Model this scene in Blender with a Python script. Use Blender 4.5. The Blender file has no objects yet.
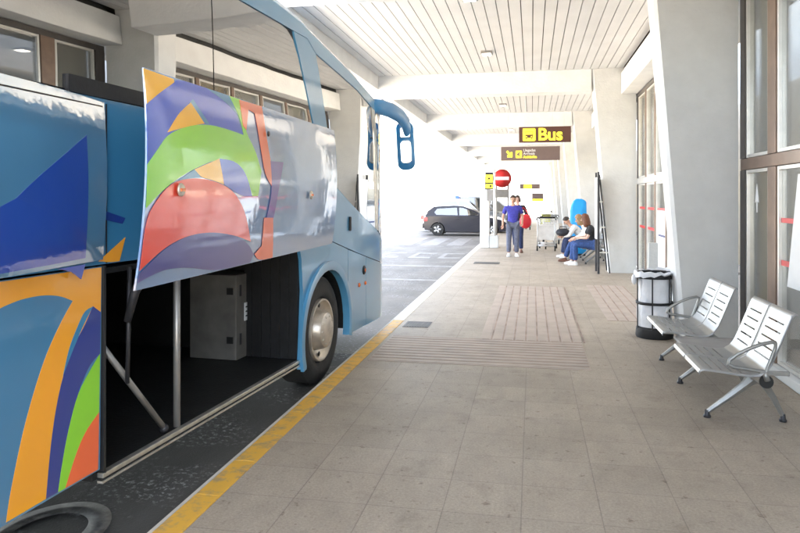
import bpy, bmesh, math, random
from mathutils import Vector, Matrix, noise
R = math.radians
rnd = random.Random(7)
scn = bpy.context.scene
COL = scn.collection

# ------------------------------------------------------------------ materials
def new_mat(name):
    m = bpy.data.materials.new(name); m.use_nodes = True
    nt = m.node_tree
    return m, nt, nt.nodes['Principled BSDF']

def mat(name, col, rough=0.5, metal=0.0, coat=0.0, var=0.08, scale=6.0, bump=0.0, bscale=40.0, emit=0.0, spec=None, detail=4.0):
    """base colour broken up by object-space noise, optional bump"""
    m, nt, b = new_mat(name)
    N, L = nt.nodes, nt.links
    tc = N.new('ShaderNodeTexCoord')
    nz = N.new('ShaderNodeTexNoise'); nz.inputs['Scale'].default_value = scale; nz.inputs['Detail'].default_value = detail
    L.new(tc.outputs['Object'], nz.inputs['Vector'])
    rp = N.new('ShaderNodeValToRGB')
    rp.color_ramp.elements[0].position = 0.3; rp.color_ramp.elements[1].position = 0.7
    rp.color_ramp.elements[0].color = [c * (1 - var) for c in col] + [1]
    rp.color_ramp.elements[1].color = [min(1, c * (1 + var)) for c in col] + [1]
    L.new(nz.outputs['Fac'], rp.inputs['Fac']); L.new(rp.outputs['Color'], b.inputs['Base Color'])
    b.inputs['Roughness'].default_value = rough; b.inputs['Metallic'].default_value = metal
    if spec is not None: b.inputs['Specular IOR Level'].default_value = spec
    if coat:
        b.inputs['Coat Weight'].default_value = coat; b.inputs['Coat Roughness'].default_value = 0.03
    if emit:
        b.inputs['Emission Color'].default_value = list(col) + [1]; b.inputs['Emission Strength'].default_value = emit
    if bump:
        n2 = N.new('ShaderNodeTexNoise'); n2.inputs['Scale'].default_value = bscale; n2.inputs['Detail'].default_value = 5
        L.new(tc.outputs['Object'], n2.inputs['Vector'])
        bp = N.new('ShaderNodeBump'); bp.inputs['Strength'].default_value = bump; bp.inputs['Distance'].default_value = 0.02
        L.new(n2.outputs['Fac'], bp.inputs['Height']); L.new(bp.outputs['Normal'], b.inputs['Normal'])
        if coat: L.new(bp.outputs['Normal'], b.inputs['Coat Normal'])
    return m

def paint(name, col, rough=0.3):
    m = mat(name, col, rough=rough, coat=1.0, var=0.05, scale=2.0, bump=0.10, bscale=2.6)
    b = m.node_tree.nodes['Principled BSDF']; b.inputs['Coat IOR'].default_value = 1.65
    N, L = m.node_tree.nodes, m.node_tree.links                          # dusty, faintly scratched film
    tc = N.new('ShaderNodeTexCoord'); mp = N.new('ShaderNodeMapping'); mp.inputs['Scale'].default_value = (3, 1.2, 6)
    nz = N.new('ShaderNodeTexNoise'); nz.inputs['Scale'].default_value = 3; nz.inputs['Detail'].default_value = 9; nz.inputs['Roughness'].default_value = 0.72
    mr = N.new('ShaderNodeMapRange'); mr.inputs['From Min'].default_value = .35; mr.inputs['From Max'].default_value = .7; mr.inputs['To Min'].default_value = .015; mr.inputs['To Max'].default_value = .16
    L.new(tc.outputs['Object'], mp.inputs['Vector']); L.new(mp.outputs[0], nz.inputs['Vector']); L.new(nz.outputs['Fac'], mr.inputs['Value']); L.new(mr.outputs[0], b.inputs['Coat Roughness'])
    return m

def glass(name, tint=(0.25, 0.27, 0.27), refl=0.28, rough=0.01, wave=0.0, gain=1.3):
    m, nt, b = new_mat(name)
    N, L = nt.nodes, nt.links
    N.remove(b)
    out = N['Material Output']
    tr = N.new('ShaderNodeBsdfTransparent'); tr.inputs['Color'].default_value = list(tint) + [1]
    gl = N.new('ShaderNodeBsdfGlossy'); gl.inputs['Roughness'].default_value = rough; gl.inputs['Color'].default_value = (1, 1, 1, 1)
    fr = N.new('ShaderNodeFresnel'); fr.inputs['IOR'].default_value = 1.55
    ma = N.new('ShaderNodeMath'); ma.operation = 'MULTIPLY_ADD'; ma.use_clamp = True
    ma.inputs[1].default_value = gain; ma.inputs[2].default_value = refl
    L.new(fr.outputs['Fac'], ma.inputs[0])
    mx = N.new('ShaderNodeMixShader')
    L.new(ma.outputs[0], mx.inputs['Fac']); L.new(tr.outputs[0], mx.inputs[1]); L.new(gl.outputs[0], mx.inputs[2])
    L.new(mx.outputs[0], out.inputs['Surface'])
    if wave:
        tc = N.new('ShaderNodeTexCoord'); nz = N.new('ShaderNodeTexNoise'); nz.inputs['Scale'].default_value = 1.6; nz.inputs['Detail'].default_value = 1
        bp = N.new('ShaderNodeBump'); bp.inputs['Strength'].default_value = wave; bp.inputs['Distance'].default_value = 0.02
        L.new(tc.outputs['Object'], nz.inputs['Vector']); L.new(nz.outputs['Fac'], bp.inputs['Height'])
        L.new(bp.outputs['Normal'], gl.inputs['Normal']); L.new(bp.outputs['Normal'], fr.inputs['Normal'])
    return m

M = {}
M['bus_pale'] = paint('bus_pale_blue', (0.095, 0.31, 0.52))
M['bus_pale'].node_tree.nodes['Principled BSDF'].inputs['Coat IOR'].default_value = 1.6
M['bus_blue'] = paint('bus_mid_blue', (0.035, 0.19, 0.36))
M['bus_blue'].node_tree.nodes['Principled BSDF'].inputs['Coat IOR'].default_value = 1.9
M['v_orange'] = paint('vinyl_orange', (0.88, 0.36, 0.012))
M['v_yellow'] = paint('vinyl_yellow', (0.90, 0.44, 0.01))
M['v_royal'] = paint('vinyl_royal_blue', (0.015, 0.075, 0.50))
M['v_navy'] = paint('vinyl_navy', (0.012, 0.035, 0.24))
M['v_teal'] = paint('vinyl_teal', (0.02, 0.20, 0.38))
M['v_green'] = paint('vinyl_green', (0.24, 0.62, 0.02))
M['v_red'] = paint('vinyl_red', (0.80, 0.07, 0.035))
M['v_redo'] = paint('vinyl_orange_red', (0.85, 0.13, 0.03))
M['v_purple'] = paint('vinyl_dusk_purple', (0.07, 0.07, 0.25))
M['v_violet'] = paint('vinyl_violet', (0.07, 0.04, 0.28))
M['bus_blue_wavy'] = mat('bus_mid_blue_wavy', (0.10, 0.30, 0.50), rough=0.3, coat=1.0, var=0.05, scale=2, bump=0.2, bscale=3.5)
M['bus_blue_wavy'].node_tree.nodes['Principled BSDF'].inputs['Coat IOR'].default_value = 5.0
M['v_royal_wavy'] = mat('vinyl_royal_wavy', (0.02, 0.07, 0.45), rough=0.3, coat=1.0, var=0.05, scale=2, bump=0.2, bscale=3.5)
M['v_royal_wavy'].node_tree.nodes['Principled BSDF'].inputs['Coat IOR'].default_value = 3.0
M['flap_pale'] = mat('flap_pale_blue', (0.085, 0.23, 0.47), rough=0.3, coat=1.0, var=0.05, scale=2, bump=0.13, bscale=3.0)
M['flap_pale'].node_tree.nodes['Principled BSDF'].inputs['Coat IOR'].default_value = 4.2
M['bus_glass'] = glass('bus_window_glass', (0.16, 0.16, 0.16), 0.31, wave=0.05, gain=1.3)
M['clear_glass'] = glass('shop_glass', (0.91, 0.92, 0.91), 0.03, gain=0.8)
M['car_glass'] = glass('car_glass', (0.3, 0.33, 0.33), 0.15)
M['black_rub'] = mat('black_rubber', (0.012, 0.012, 0.013), 0.6, bump=0.1)
M['tyre'] = mat('tyre_rubber', (0.022, 0.021, 0.02), 0.75, var=0.25, scale=9, bump=0.2, bscale=60)
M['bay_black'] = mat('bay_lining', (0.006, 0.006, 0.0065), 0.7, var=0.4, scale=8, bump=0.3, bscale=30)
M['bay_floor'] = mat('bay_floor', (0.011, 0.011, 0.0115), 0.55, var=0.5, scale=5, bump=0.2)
M['alu'] = mat('aluminium_trim', (0.62, 0.60, 0.55), 0.35, 0.8, var=0.15, scale=20)
M['chrome'] = mat('hub_enamel', (0.58, 0.52, 0.44), 0.33, 0.55, var=0.25, scale=7, bump=0.06)
M['grey_paint'] = mat('grey_enamel', (0.27, 0.26, 0.25), 0.5, var=0.15, scale=6)
M['steel_dark'] = mat('dark_steel', (0.05, 0.05, 0.055), 0.45, 0.5, var=0.2, scale=12)
M['steel_rod'] = mat('grey_steel_rod', (0.35, 0.34, 0.32), 0.4, 0.6, var=0.15)
M['seat_cloth'] = mat('bus_seat_cloth', (0.045, 0.05, 0.08), 0.9, var=0.5, scale=40)
M['seat_red'] = mat('headrest_red', (0.35, 0.03, 0.03), 0.9)
M['interior'] = mat('bus_interior_grey', (0.15, 0.145, 0.14), 0.8)
M['amber'] = mat('amber_lens', (0.7, 0.14, 0.02), 0.2, coat=0.5)
M['mirror'] = mat('mirror_glass', (0.85, 0.87, 0.88), 0.03, 1.0, var=0.01)
M['mirror_blue'] = paint('mirror_shell_blue', (0.025, 0.22, 0.50))
M['white_paint'] = mat('white_painted_concrete', (0.74, 0.75, 0.75), 0.65, var=0.05, scale=3, bump=0.35, bscale=18)
M['grey_conc'] = mat('pale_rough_concrete', (0.60, 0.605, 0.595), 0.85, var=0.04, scale=5, bump=0.28, bscale=26, detail=8)
M['plank'] = mat('cream_ceiling_plank', (0.665, 0.67, 0.675), 0.5, var=0.05, scale=1.5)
M['groove'] = mat('ceiling_groove', (0.10, 0.085, 0.07), 0.9)
M['frame_br'] = mat('bronze_frame', (0.20, 0.135, 0.10), 0.4, 0.3, var=0.15)
M['frame_silver'] = mat('silver_frame', (0.66, 0.65, 0.62), 0.35, 0.5)
M['frame_dark'] = mat('dark_frame', (0.07, 0.06, 0.055), 0.45)
M['blind'] = mat('beige_blind', (0.84, 0.64, 0.34), 0.8, var=0.12, scale=3)
M['blind_grey'] = mat('grey_curtain', (0.68, 0.63, 0.54), 0.85, var=0.08, scale=3)
M['red_vinyl'] = mat('red_vinyl', (0.70, 0.03, 0.04), 0.4)
M['white_vinyl'] = mat('white_vinyl', (0.82, 0.83, 0.84), 0.5, var=0.03)
M['room_wall'] = mat('hall_wall', (0.58, 0.53, 0.44), 0.85)
M['room_floor'] = mat('hall_floor', (0.33, 0.31, 0.29), 0.25)
M['bench_sheet'] = mat('silver_powder_coat', (0.33, 0.328, 0.32), 0.34, 0.45, var=0.05, scale=10)
M['bench_cast'] = mat('cast_aluminium', (0.30, 0.30, 0.285), 0.38, 0.6, var=0.1, scale=14)
M['slot'] = mat('slot_shadow_gap', (0.06, 0.06, 0.06), 0.8)
M['bag_plastic'] = mat('white_bin_bag', (0.72, 0.73, 0.76), 0.35, var=0.12, scale=7, bump=0.8, bscale=11)
M['sign_brown'] = mat('sign_brown', (0.075, 0.022, 0.012), 0.4, var=0.05)
M['sign_taupe'] = mat('sign_taupe', (0.14, 0.095, 0.085), 0.45, var=0.05)
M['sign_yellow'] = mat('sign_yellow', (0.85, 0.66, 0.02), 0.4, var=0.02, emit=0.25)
M['sign_white'] = mat('sign_white', (0.75, 0.73, 0.70), 0.5)
M['noentry_red'] = mat('no_entry_red', (0.65, 0.03, 0.03), 0.4)
M['black'] = mat('sign_black', (0.015, 0.015, 0.015), 0.5)
M['lamp'] = mat('downlight_diffuser', (1.0, 0.9, 0.75), 0.5, emit=2.0)
M['skin'] = mat('skin', (0.50, 0.28, 0.19), 0.55, var=0.06, scale=14)
M['skin_pale'] = mat('skin_pale', (0.60, 0.38, 0.29), 0.55, var=0.06, scale=14)
M['hair_dark'] = mat('hair_dark', (0.035, 0.022, 0.016), 0.6, var=0.4, scale=60)
M['hair_red'] = mat('hair_auburn', (0.13, 0.045, 0.02), 0.55, var=0.4, scale=60)
M['hair_blond'] = mat('hair_blond', (0.27, 0.17, 0.08), 0.55, var=0.35, scale=60)
M['shirt_blue'] = mat('shirt_violet_blue', (0.045, 0.045, 0.30), 0.85, var=0.2, scale=20, bump=0.3, bscale=16)
M['trouser_grey'] = mat('trouser_blue_grey', (0.11, 0.12, 0.17), 0.9, var=0.2, scale=20, bump=0.3, bscale=16)
M['jeans'] = mat('blue_jeans', (0.03, 0.065, 0.19), 0.9, var=0.3, scale=25, bump=0.3, bscale=20)
M['jeans_dk'] = mat('navy_trousers', (0.02, 0.03, 0.08), 0.9, var=0.3, scale=25)
M['top_black'] = mat('black_top', (0.018, 0.018, 0.02), 0.9, var=0.3, scale=25, bump=0.2)
M['top_white'] = mat('white_top', (0.72, 0.70, 0.68), 0.9, var=0.1, scale=20, bump=0.3)
M['shoe_white'] = mat('white_shoes', (0.75, 0.75, 0.74), 0.6)
M['shoe_brown'] = mat('brown_shoes', (0.12, 0.05, 0.03), 0.6)
M['eye'] = mat('eye_dark', (0.02, 0.015, 0.012), 0.3)
M['lip'] = mat('lips', (0.40, 0.13, 0.11), 0.5)
M['bag_red'] = mat('red_bag', (0.65, 0.02, 0.035), 0.5, var=0.12)
M['board_blue'] = mat('bright_blue_cover', (0.005, 0.30, 0.70), 0.5, var=0.08, scale=4)
M['car_dark'] = paint('car_dark_plum', (0.022, 0.021, 0.030))
M['car_dark'].node_tree.nodes['Principled BSDF'].inputs['Coat Weight'].default_value = 0.25
M['car_dark'].node_tree.nodes['Principled BSDF'].inputs['Specular IOR Level'].default_value = 0.2
M['car_white'] = paint('car_white', (0.75, 0.76, 0.77))
M['car_grey'] = paint('car_grey', (0.20, 0.21, 0.22))
M['car_silver'] = paint('car_silver', (0.5, 0.51, 0.52))
M['tail_red'] = mat('tail_lamp_red', (0.55, 0.02, 0.03), 0.2, coat=0.6)
M['blue_lens'] = mat('blue_lens', (0.03, 0.12, 0.6), 0.2, coat=0.6)
M['wheel_silver'] = mat('wheel_silver', (0.6, 0.6, 0.6), 0.35, 0.6)
M['plate'] = mat('plate_white', (0.75, 0.75, 0.72), 0.5)
M['trolley'] = mat('trolley_steel', (0.58, 0.58, 0.58), 0.3, 0.8)
M['ad_yellow'] = mat('trolley_yellow_panel', (0.62, 0.62, 0.08), 0.5)
M['bag_dark'] = mat('dark_bag', (0.02, 0.022, 0.03), 0.8, bump=0.3)

# ---- ground materials
def pavement_mat():
    m, nt, b = new_mat('concrete_paving_slabs'); N, L = nt.nodes, nt.links
    tc = N.new('ShaderNodeTexCoord')
    mp = N.new('ShaderNodeMapping'); mp.inputs['Location'].default_value = (0.055, 0.13, 0)
    L.new(tc.outputs['Object'], mp.inputs['Vector'])
    br = N.new('ShaderNodeTexBrick'); br.offset = 0.0; br.squash = 1.0
    br.inputs['Scale'].default_value = 1.0; br.inputs['Brick Width'].default_value = 0.41; br.inputs['Row Height'].default_value = 0.41
    br.inputs['Mortar Size'].default_value = 0.0035; br.inputs['Mortar Smooth'].default_value = 0.3; br.inputs['Bias'].default_value = 0
    br.inputs['Color1'].default_value = (0.415, 0.358, 0.290, 1); br.inputs['Color2'].default_value = (0.46, 0.398, 0.322, 1)
    br.inputs['Mortar'].default_value = (0.33, 0.28, 0.23, 1)
    L.new(mp.outputs[0], br.inputs['Vector'])
    def mul(a, scale, lo, hi, c0, c1, detail=6, rough=0.6, stretch=None):
        nz = N.new('ShaderNodeTexNoise'); nz.inputs['Scale'].default_value = scale; nz.inputs['Detail'].default_value = detail; nz.inputs['Roughness'].default_value = rough
        if stretch:
            mm = N.new('ShaderNodeMapping'); mm.inputs['Scale'].default_value = stretch
            L.new(tc.outputs['Object'], mm.inputs['Vector']); L.new(mm.outputs[0], nz.inputs['Vector'])
        else: L.new(tc.outputs['Object'], nz.inputs['Vector'])
        rp = N.new('ShaderNodeValToRGB'); e = rp.color_ramp.elements
        e[0].position, e[1].position = lo, hi; e[0].color = c0 + (1,); e[1].color = c1 + (1,)
        L.new(nz.outputs['Fac'], rp.inputs['Fac'])
        mx = N.new('ShaderNodeMix'); mx.data_type = 'RGBA'; mx.blend_type = 'MULTIPLY'; mx.inputs['Factor'].default_value = 1
        L.new(a, mx.inputs['A']); L.new(rp.outputs['Color'], mx.inputs['B'])
        return mx.outputs['Result'], nz
    c, _ = mul(br.outputs['Color'], 0.9, 0.3, 0.7, (0.84, 0.82, 0.80), (1.07, 1.06, 1.05))
    c, _ = mul(c, 2.4, 0.55, 0.68, (1, 1, 1), (0.78, 0.76, 0.74), detail=9, rough=0.75)    # old spill marks
    c, _ = mul(c, 7.0, 0.30, 0.66, (0.87, 0.865, 0.86), (1.05, 1.05, 1.04), detail=9, rough=0.75, stretch=(1, 0.45, 1))
    c, nzf = mul(c, 70.0, 0.34, 0.66, (0.72, 0.72, 0.72), (1.14, 1.14, 1.14), detail=6, rough=0.8)
    c, _ = mul(c, 15.0, 0.29, 0.37, (0.62, 0.58, 0.55), (1, 1, 1), detail=3)       # scattered spots of dirt
    L.new(c, b.inputs['Base Color'])
    b.inputs['Roughness'].default_value = 0.62
    bp = N.new('ShaderNodeBump'); bp.inputs['Strength'].default_value = 0.25; bp.inputs['Distance'].default_value = 0.004
    L.new(nzf.outputs['Fac'], bp.inputs['Height'])
    b2 = N.new('ShaderNodeBump'); b2.inputs['Strength'].default_value = 0.6; b2.inputs['Distance'].default_value = 0.003; b2.invert = True
    L.new(br.outputs['Fac'], b2.inputs['Height']); L.new(bp.outputs['Normal'], b2.inputs['Normal'])
    L.new(b2.outputs['Normal'], b.inputs['Normal'])
    return m

def asphalt_mat(name, lo, hi):
    m, nt, b = new_mat(name); N, L = nt.nodes, nt.links
    tc = N.new('ShaderNodeTexCoord')
    n1 = N.new('ShaderNodeTexNoise'); n1.inputs['Scale'].default_value = 1.3; n1.inputs['Detail'].default_value = 8; n1.inputs['Roughness'].default_value = 0.65
    mp = N.new('ShaderNodeMapping'); mp.inputs['Scale'].default_value = (1, 0.35, 1)
    L.new(tc.outputs['Object'], mp.inputs['Vector']); L.new(mp.outputs[0], n1.inputs['Vector'])
    r1 = N.new('ShaderNodeValToRGB'); e = r1.color_ramp.elements
    e[0].position, e[1].position = 0.3, 0.72; e[0].color = lo + (1,); e[1].color = hi + (1,)
    L.new(n1.outputs['Fac'], r1.inputs['Fac'])
    n2 = N.new('ShaderNodeTexNoise'); n2.inputs['Scale'].default_value = 26; n2.inputs['Detail'].default_value = 6; n2.inputs['Roughness'].default_value = 0.75
    n3 = N.new('ShaderNodeTexNoise'); n3.inputs['Scale'].default_value = 1.7; n3.inputs['Detail'].default_value = 3
    L.new(tc.outputs['Object'], n2.inputs['Vector']); L.new(tc.outputs['Object'], n3.inputs['Vector'])
    r2 = N.new('ShaderNodeValToRGB'); e = r2.color_ramp.elements; e[0].position, e[1].position = 0.53, 0.64
    r3 = N.new('ShaderNodeValToRGB'); e = r3.color_ramp.elements; e[0].position, e[1].position = 0.45, 0.62
    L.new(n2.outputs['Fac'], r2.inputs['Fac']); L.new(n3.outputs['Fac'], r3.inputs['Fac'])
    mu = N.new('ShaderNodeMath'); mu.operation = 'MULTIPLY'; L.new(r2.outputs['Color'], mu.inputs[0]); L.new(r3.outputs['Color'], mu.inputs[1])
    mx = N.new('ShaderNodeMix'); mx.data_type = 'RGBA'
    L.new(mu.outputs[0], mx.inputs['Factor']); L.new(r1.outputs['Color'], mx.inputs['A']); mx.inputs['B'].default_value = (0.42, 0.42, 0.43, 1)
    L.new(mx.outputs['Result'], b.inputs['Base Color'])
    b.inputs['Roughness'].default_value = 0.7
    b.inputs['Specular IOR Level'].default_value = 0.3
    bp = N.new('ShaderNodeBump'); bp.inputs['Strength'].default_value = 0.5; bp.inputs['Distance'].default_value = 0.01
    n4 = N.new('ShaderNodeTexNoise'); n4.inputs['Scale'].default_value = 90; n4.inputs['Detail'].default_value = 3
    L.new(tc.outputs['Object'], n4.inputs['Vector']); L.new(n4.outputs['Fac'], bp.inputs['Height']); L.new(bp.outputs['Normal'], b.inputs['Normal'])
    return m

def worn_paint(name, col, under, lo=0.36, hi=0.5, scale=9):
    m, nt, b = new_mat(name); N, L = nt.nodes, nt.links
    tc = N.new('ShaderNodeTexCoord'); nz = N.new('ShaderNodeTexNoise'); nz.inputs['Scale'].default_value = scale; nz.inputs['Detail'].default_value = 8; nz.inputs['Roughness'].default_value = 0.7
    L.new(tc.outputs['Object'], nz.inputs['Vector'])
    rp = N.new('ShaderNodeValToRGB'); e = rp.color_ramp.elements; e[0].position, e[1].position = lo, hi
    e[0].color = under + (1,); e[1].color = col + (1,)
    L.new(nz.outputs['Fac'], rp.inputs['Fac']); L.new(rp.outputs['Color'], b.inputs['Base Color']); b.inputs['Roughness'].default_value = 0.6
    return m
M['pave'] = pavement_mat()
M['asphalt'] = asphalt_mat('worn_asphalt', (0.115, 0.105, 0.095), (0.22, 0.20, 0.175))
M['asphalt_shade'] = asphalt_mat('coach_shade_asphalt', (0.022, 0.021, 0.021), (0.075, 0.073, 0.07))  # darker copy of the asphalt, shade around the coach put into the colour
M['kerb_yellow'] = worn_paint('worn_yellow_kerb_paint', (0.76, 0.43, 0.06), (0.42, 0.30, 0.15), 0.36, 0.52)
M['kerb_white'] = worn_paint('worn_cream_kerb_paint', (0.74, 0.70, 0.58), (0.50, 0.45, 0.36), 0.30, 0.50)
M['kerb_stone'] = mat('kerb_edge_stone', (0.60, 0.57, 0.52), 0.7, var=0.15)
M['road_white'] = worn_paint('worn_road_paint', (0.29, 0.275, 0.25), (0.18, 0.165, 0.15), 0.44, 0.70, 6)
M['road_grey'] = worn_paint('faded_road_paint', (0.16, 0.16, 0.155), (0.04, 0.04, 0.04), 0.42, 0.62, 6)
M['tactile'] = mat('pinkish_ribbed_slabs', (0.43, 0.355, 0.295), 0.65, var=0.10, scale=4, bump=0.2, bscale=70)
M['concrete_yard'] = mat('pale_concrete_ground', (0.52, 0.47, 0.39), 0.8, var=0.1, scale=0.3)
M['iron'] = mat('cast_iron', (0.10, 0.095, 0.09), 0.6, 0.3, var=0.2)

# ------------------------------------------------------------------ helpers
def tag(o, label=None, cat=None, group=None, kind=None):
    if label: o['label'] = label
    if cat: o['category'] = cat
    if group: o['group'] = group
    if kind: o['kind'] = kind
    return o

def empty(name, loc=(0, 0, 0), rz=0.0, label=None, cat=None, group=None):
    o = bpy.data.objects.new(name, None); COL.objects.link(o)
    o.location = loc; o.rotation_euler = (0, 0, rz); o.empty_display_size = 0.2
    return tag(o, label, cat, group)

def copy_tree(o, parent=None):
    c = o.copy(); COL.objects.link(c)
    if parent is not None: c.parent = parent
    for ch in list(o.children): copy_tree(ch, c)
    return c

class MB:
    """mesh builder: collects shapes, builds ONE object"""
    def __init__(self):
        self.bm = bmesh.new(); self.mats = []
    def mi(self, m):
        if m is None: return 0
        if m not in self.mats: self.mats.append(m)
        return self.mats.index(m)
    def box(self, x0, x1, y0, y1, z0, z1, m=None, bev=0.0, rot=None):
        r = bmesh.ops.create_cube(self.bm, size=1)
        vs = r['verts']
        for v in vs:
            v.co = Vector(((x0 + x1) / 2 + v.co.x * (x1 - x0), (y0 + y1) / 2 + v.co.y * (y1 - y0), (z0 + z1) / 2 + v.co.z * (z1 - z0)))
        fs = list({f for v in vs for f in v.link_faces})
        for f in fs: f.material_index = self.mi(m)
        if bev:
            es = list({e for f in fs for e in f.edges})
            r = bmesh.ops.bevel(self.bm, geom=es, offset=bev, segments=2, affect='EDGES', profile=0.6)
            for f in r['faces']: f.material_index = self.mi(m)
        return self
    def tube(self, pts, r, m=None, n=8, cap=True):
        pts = [Vector(p) for p in pts]; rings = []
        rs = r if isinstance(r, (list, tuple)) else [r] * len(pts)
        up = None
        for i, p in enumerate(pts):
            t = (pts[min(i + 1, len(pts) - 1)] - pts[max(i - 1, 0)]).normalized()
            if up is None:
                up = Vector((0, 0, 1)) if abs(t.z) < 0.9 else Vector((1, 0, 0))
            a = t.cross(up); a = a.normalized() if a.length > 1e-5 else t.orthogonal().normalized()
            bb = a.cross(t).normalized(); up = bb
            rings.append([self.bm.verts.new(p + (a * math.cos(2 * math.pi * k / n) + bb * math.sin(2 * math.pi * k / n)) * rs[i]) for k in range(n)])
        for i in range(len(rings) - 1):
            for k in range(n):
                f = self.bm.faces.new((rings[i][k], rings[i][(k + 1) % n], rings[i + 1][(k + 1) % n], rings[i + 1][k]))
                f.material_index = self.mi(m); f.smooth = True
        if cap:
            for q in (rings[0][::-1], rings[-1]):
                f = self.bm.faces.new(q); f.material_index = self.mi(m)
        return self
    def loft(self, rings, m=None, close=True, cap=True, smooth=True):
        vr = [[self.bm.verts.new(p) for p in q] for q in rings]; n = len(vr[0])
        for i in range(len(vr) - 1):
            for k in range(n if close else n - 1):
                f = self.bm.faces.new((vr[i][k], vr[i][(k + 1) % n], vr[i + 1][(k + 1) % n], vr[i + 1][k]))
                f.material_index = self.mi(m); f.smooth = smooth
        if cap and close:
            for q in (vr[0][::-1], vr[-1]):
                f = self.bm.faces.new(q); f.material_index = self.mi(m)
        return self
    def lathe(self, prof, c, axis='X', n=32, m=None):
        """prof: (along axis, radius) list"""
        rings = []
        for a, r in prof:
            ring = []
            for k in range(n):
                t = 2 * math.pi * k / n
                o = {'X': (a, r * math.cos(t), r * math.sin(t)), 'Y': (r * math.cos(t), a, r * math.sin(t)), 'Z': (r * math.cos(t), r * math.sin(t), a)}[axis]
                ring.append(Vector(c) + Vector(o))
            rings.append(ring)
        return self.loft(rings, m)
    def sphere(self, c, r, m=None, seg=12, sc=(1, 1, 1)):
        q = bmesh.ops.create_uvsphere(self.bm, u_segments=seg, v_segments=max(6, seg * 2 // 3), radius=r)
        for v in q['verts']: v.co = Vector((v.co.x * sc[0], v.co.y * sc[1], v.co.z * sc[2])) + Vector(c)
        for f in {f for v in q['verts'] for f in v.link_faces}: f.material_index = self.mi(m); f.smooth = True
        return self
    def poly(self, pts, fmap, t=0.01, m=None, us=(), zs=(), off=0.0, smooth=True):
        """concave polygon in a (u,z) plane, cut along us / zs, bent by fmap(u,z,off), given thickness t"""
        b = bmesh.new()
        f = b.faces.new([b.verts.new((p[0], 0, p[1])) for p in pts])
        f.normal_update()
        bmesh.ops.triangulate(b, faces=[f], ngon_method='EAR_CLIP')
        lo = min(p[0] for p in pts); hi = max(p[0] for p in pts)
        for u in us:
            if lo < u < hi:
                bmesh.ops.bisect_plane(b, geom=b.verts[:] + b.edges[:] + b.faces[:], plane_co=(u, 0, 0), plane_no=(1, 0, 0))
        lo = min(p[1] for p in pts); hi = max(p[1] for p in pts)
        for z in zs:
            if lo < z < hi:
                bmesh.ops.bisect_plane(b, geom=b.verts[:] + b.edges[:] + b.faces[:], plane_co=(0, 0, z), plane_no=(0, 0, 1))
        b.verts.index_update()
        A = [self.bm.verts.new(fmap(v.co.x, v.co.z, off)) for v in b.verts]
        B = [self.bm.verts.new(fmap(v.co.x, v.co.z, off - t)) for v in b.verts]
        k = self.mi(m)
        newf = []
        for f in b.faces:
            ids = [v.index for v in f.verts]
            newf.append(self.bm.faces.new([A[i] for i in ids])); newf[-1].smooth = smooth
            newf.append(self.bm.faces.new([B[i] for i in ids[::-1]]))
        for e in b.edges:
            if len(e.link_faces) == 1:
                i, j = e.verts[0].index, e.verts[1].index
                newf.append(self.bm.faces.new((A[i], A[j], B[j], B[i])))
                for q in (A, B):
                    ed = self.bm.edges.get((q[i], q[j]))
                    if ed: ed.smooth = False
        for f in newf: f.material_index = k
        bmesh.ops.recalc_face_normals(self.bm, faces=newf)
        b.free()
        return self
    def build(self, name, m=None, parent=None, loc=None, smooth_angle=None, norm=True):
        if m is not None and m not in self.mats: self.mats.insert(0, m)
        if norm: bmesh.ops.recalc_face_normals(self.bm, faces=self.bm.faces[:])
        me = bpy.data.meshes.new(name); self.bm.to_mesh(me); self.bm.free()
        for q in self.mats: me.materials.append(q)
        o = bpy.data.objects.new(name, me); COL.objects.link(o)
        if parent is not None: o.parent = parent
        if loc is not None: o.location = loc
        if smooth_angle is not None: me.set_sharp_from_angle(angle=R(smooth_angle))
        return o

def text_mb(s, size, m, off=0.0, depth=0.004, bold=0.0):
    """lettering as mesh: returns (bmesh verts list placed later). text lies in XZ plane facing -Y"""
    cu = bpy.data.curves.new('lettering', 'FONT'); cu.body = s; cu.size = size; cu.extrude = depth; cu.offset = bold
    o = bpy.data.objects.new('lettering', cu); COL.objects.link(o)
    dg = bpy.context.evaluated_depsgraph_get()
    me = bpy.data.meshes.new_from_object(o.evaluated_get(dg))
    bpy.data.objects.remove(o)
    return me
def add_text(mb, s, size, m, x, y, z, bold=0.0, italic=0.0):
    me = text_mb(s, size, m, bold=bold)
    k = mb.mi(m); n0 = len(mb.bm.verts); f0 = len(mb.bm.faces)
    me.transform(Matrix(((1, italic, 0, x), (0, 0, -1, y), (0, 1, 0, z), (0, 0, 0, 1))))
    mb.bm.from_mesh(me); mb.bm.faces.ensure_lookup_table()
    for f in mb.bm.faces[f0:]: f.material_index = k
    bpy.data.meshes.remove(me)

# ------------------------------------------------------------------ ground, road, pavement
KX = -1.85
o = MB().box(-160, 160, -60, 400, -0.40, -0.165).build('ground', M['concrete_yard']); tag(o, kind='structure')
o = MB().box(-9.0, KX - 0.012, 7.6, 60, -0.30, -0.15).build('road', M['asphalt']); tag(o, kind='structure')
o = MB().box(-9.0, KX - 0.012, -30, 7.598, -0.30, -0.15).build('road', M['asphalt_shade']); tag(o, kind='structure')  # stretch around the coach, its shade painted as darker asphalt
o = MB().box(KX + 0.16, 2.2, -30, 75, -0.20, 0.0).build('pavement', M['pave']); tag(o, kind='structure')
mb = MB(); y = -12.0
while y < 8.6:
    mb.box(KX + 0.012, KX + 0.158, y + 0.003, y + 0.497, -0.2, 0.004 + rnd.uniform(-.001, .001), M['kerb_yellow'], bev=0.006); y += 0.5
o = mb.build('kerb', M['kerb_yellow']); tag(o, kind='structure')
mb = MB()
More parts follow.
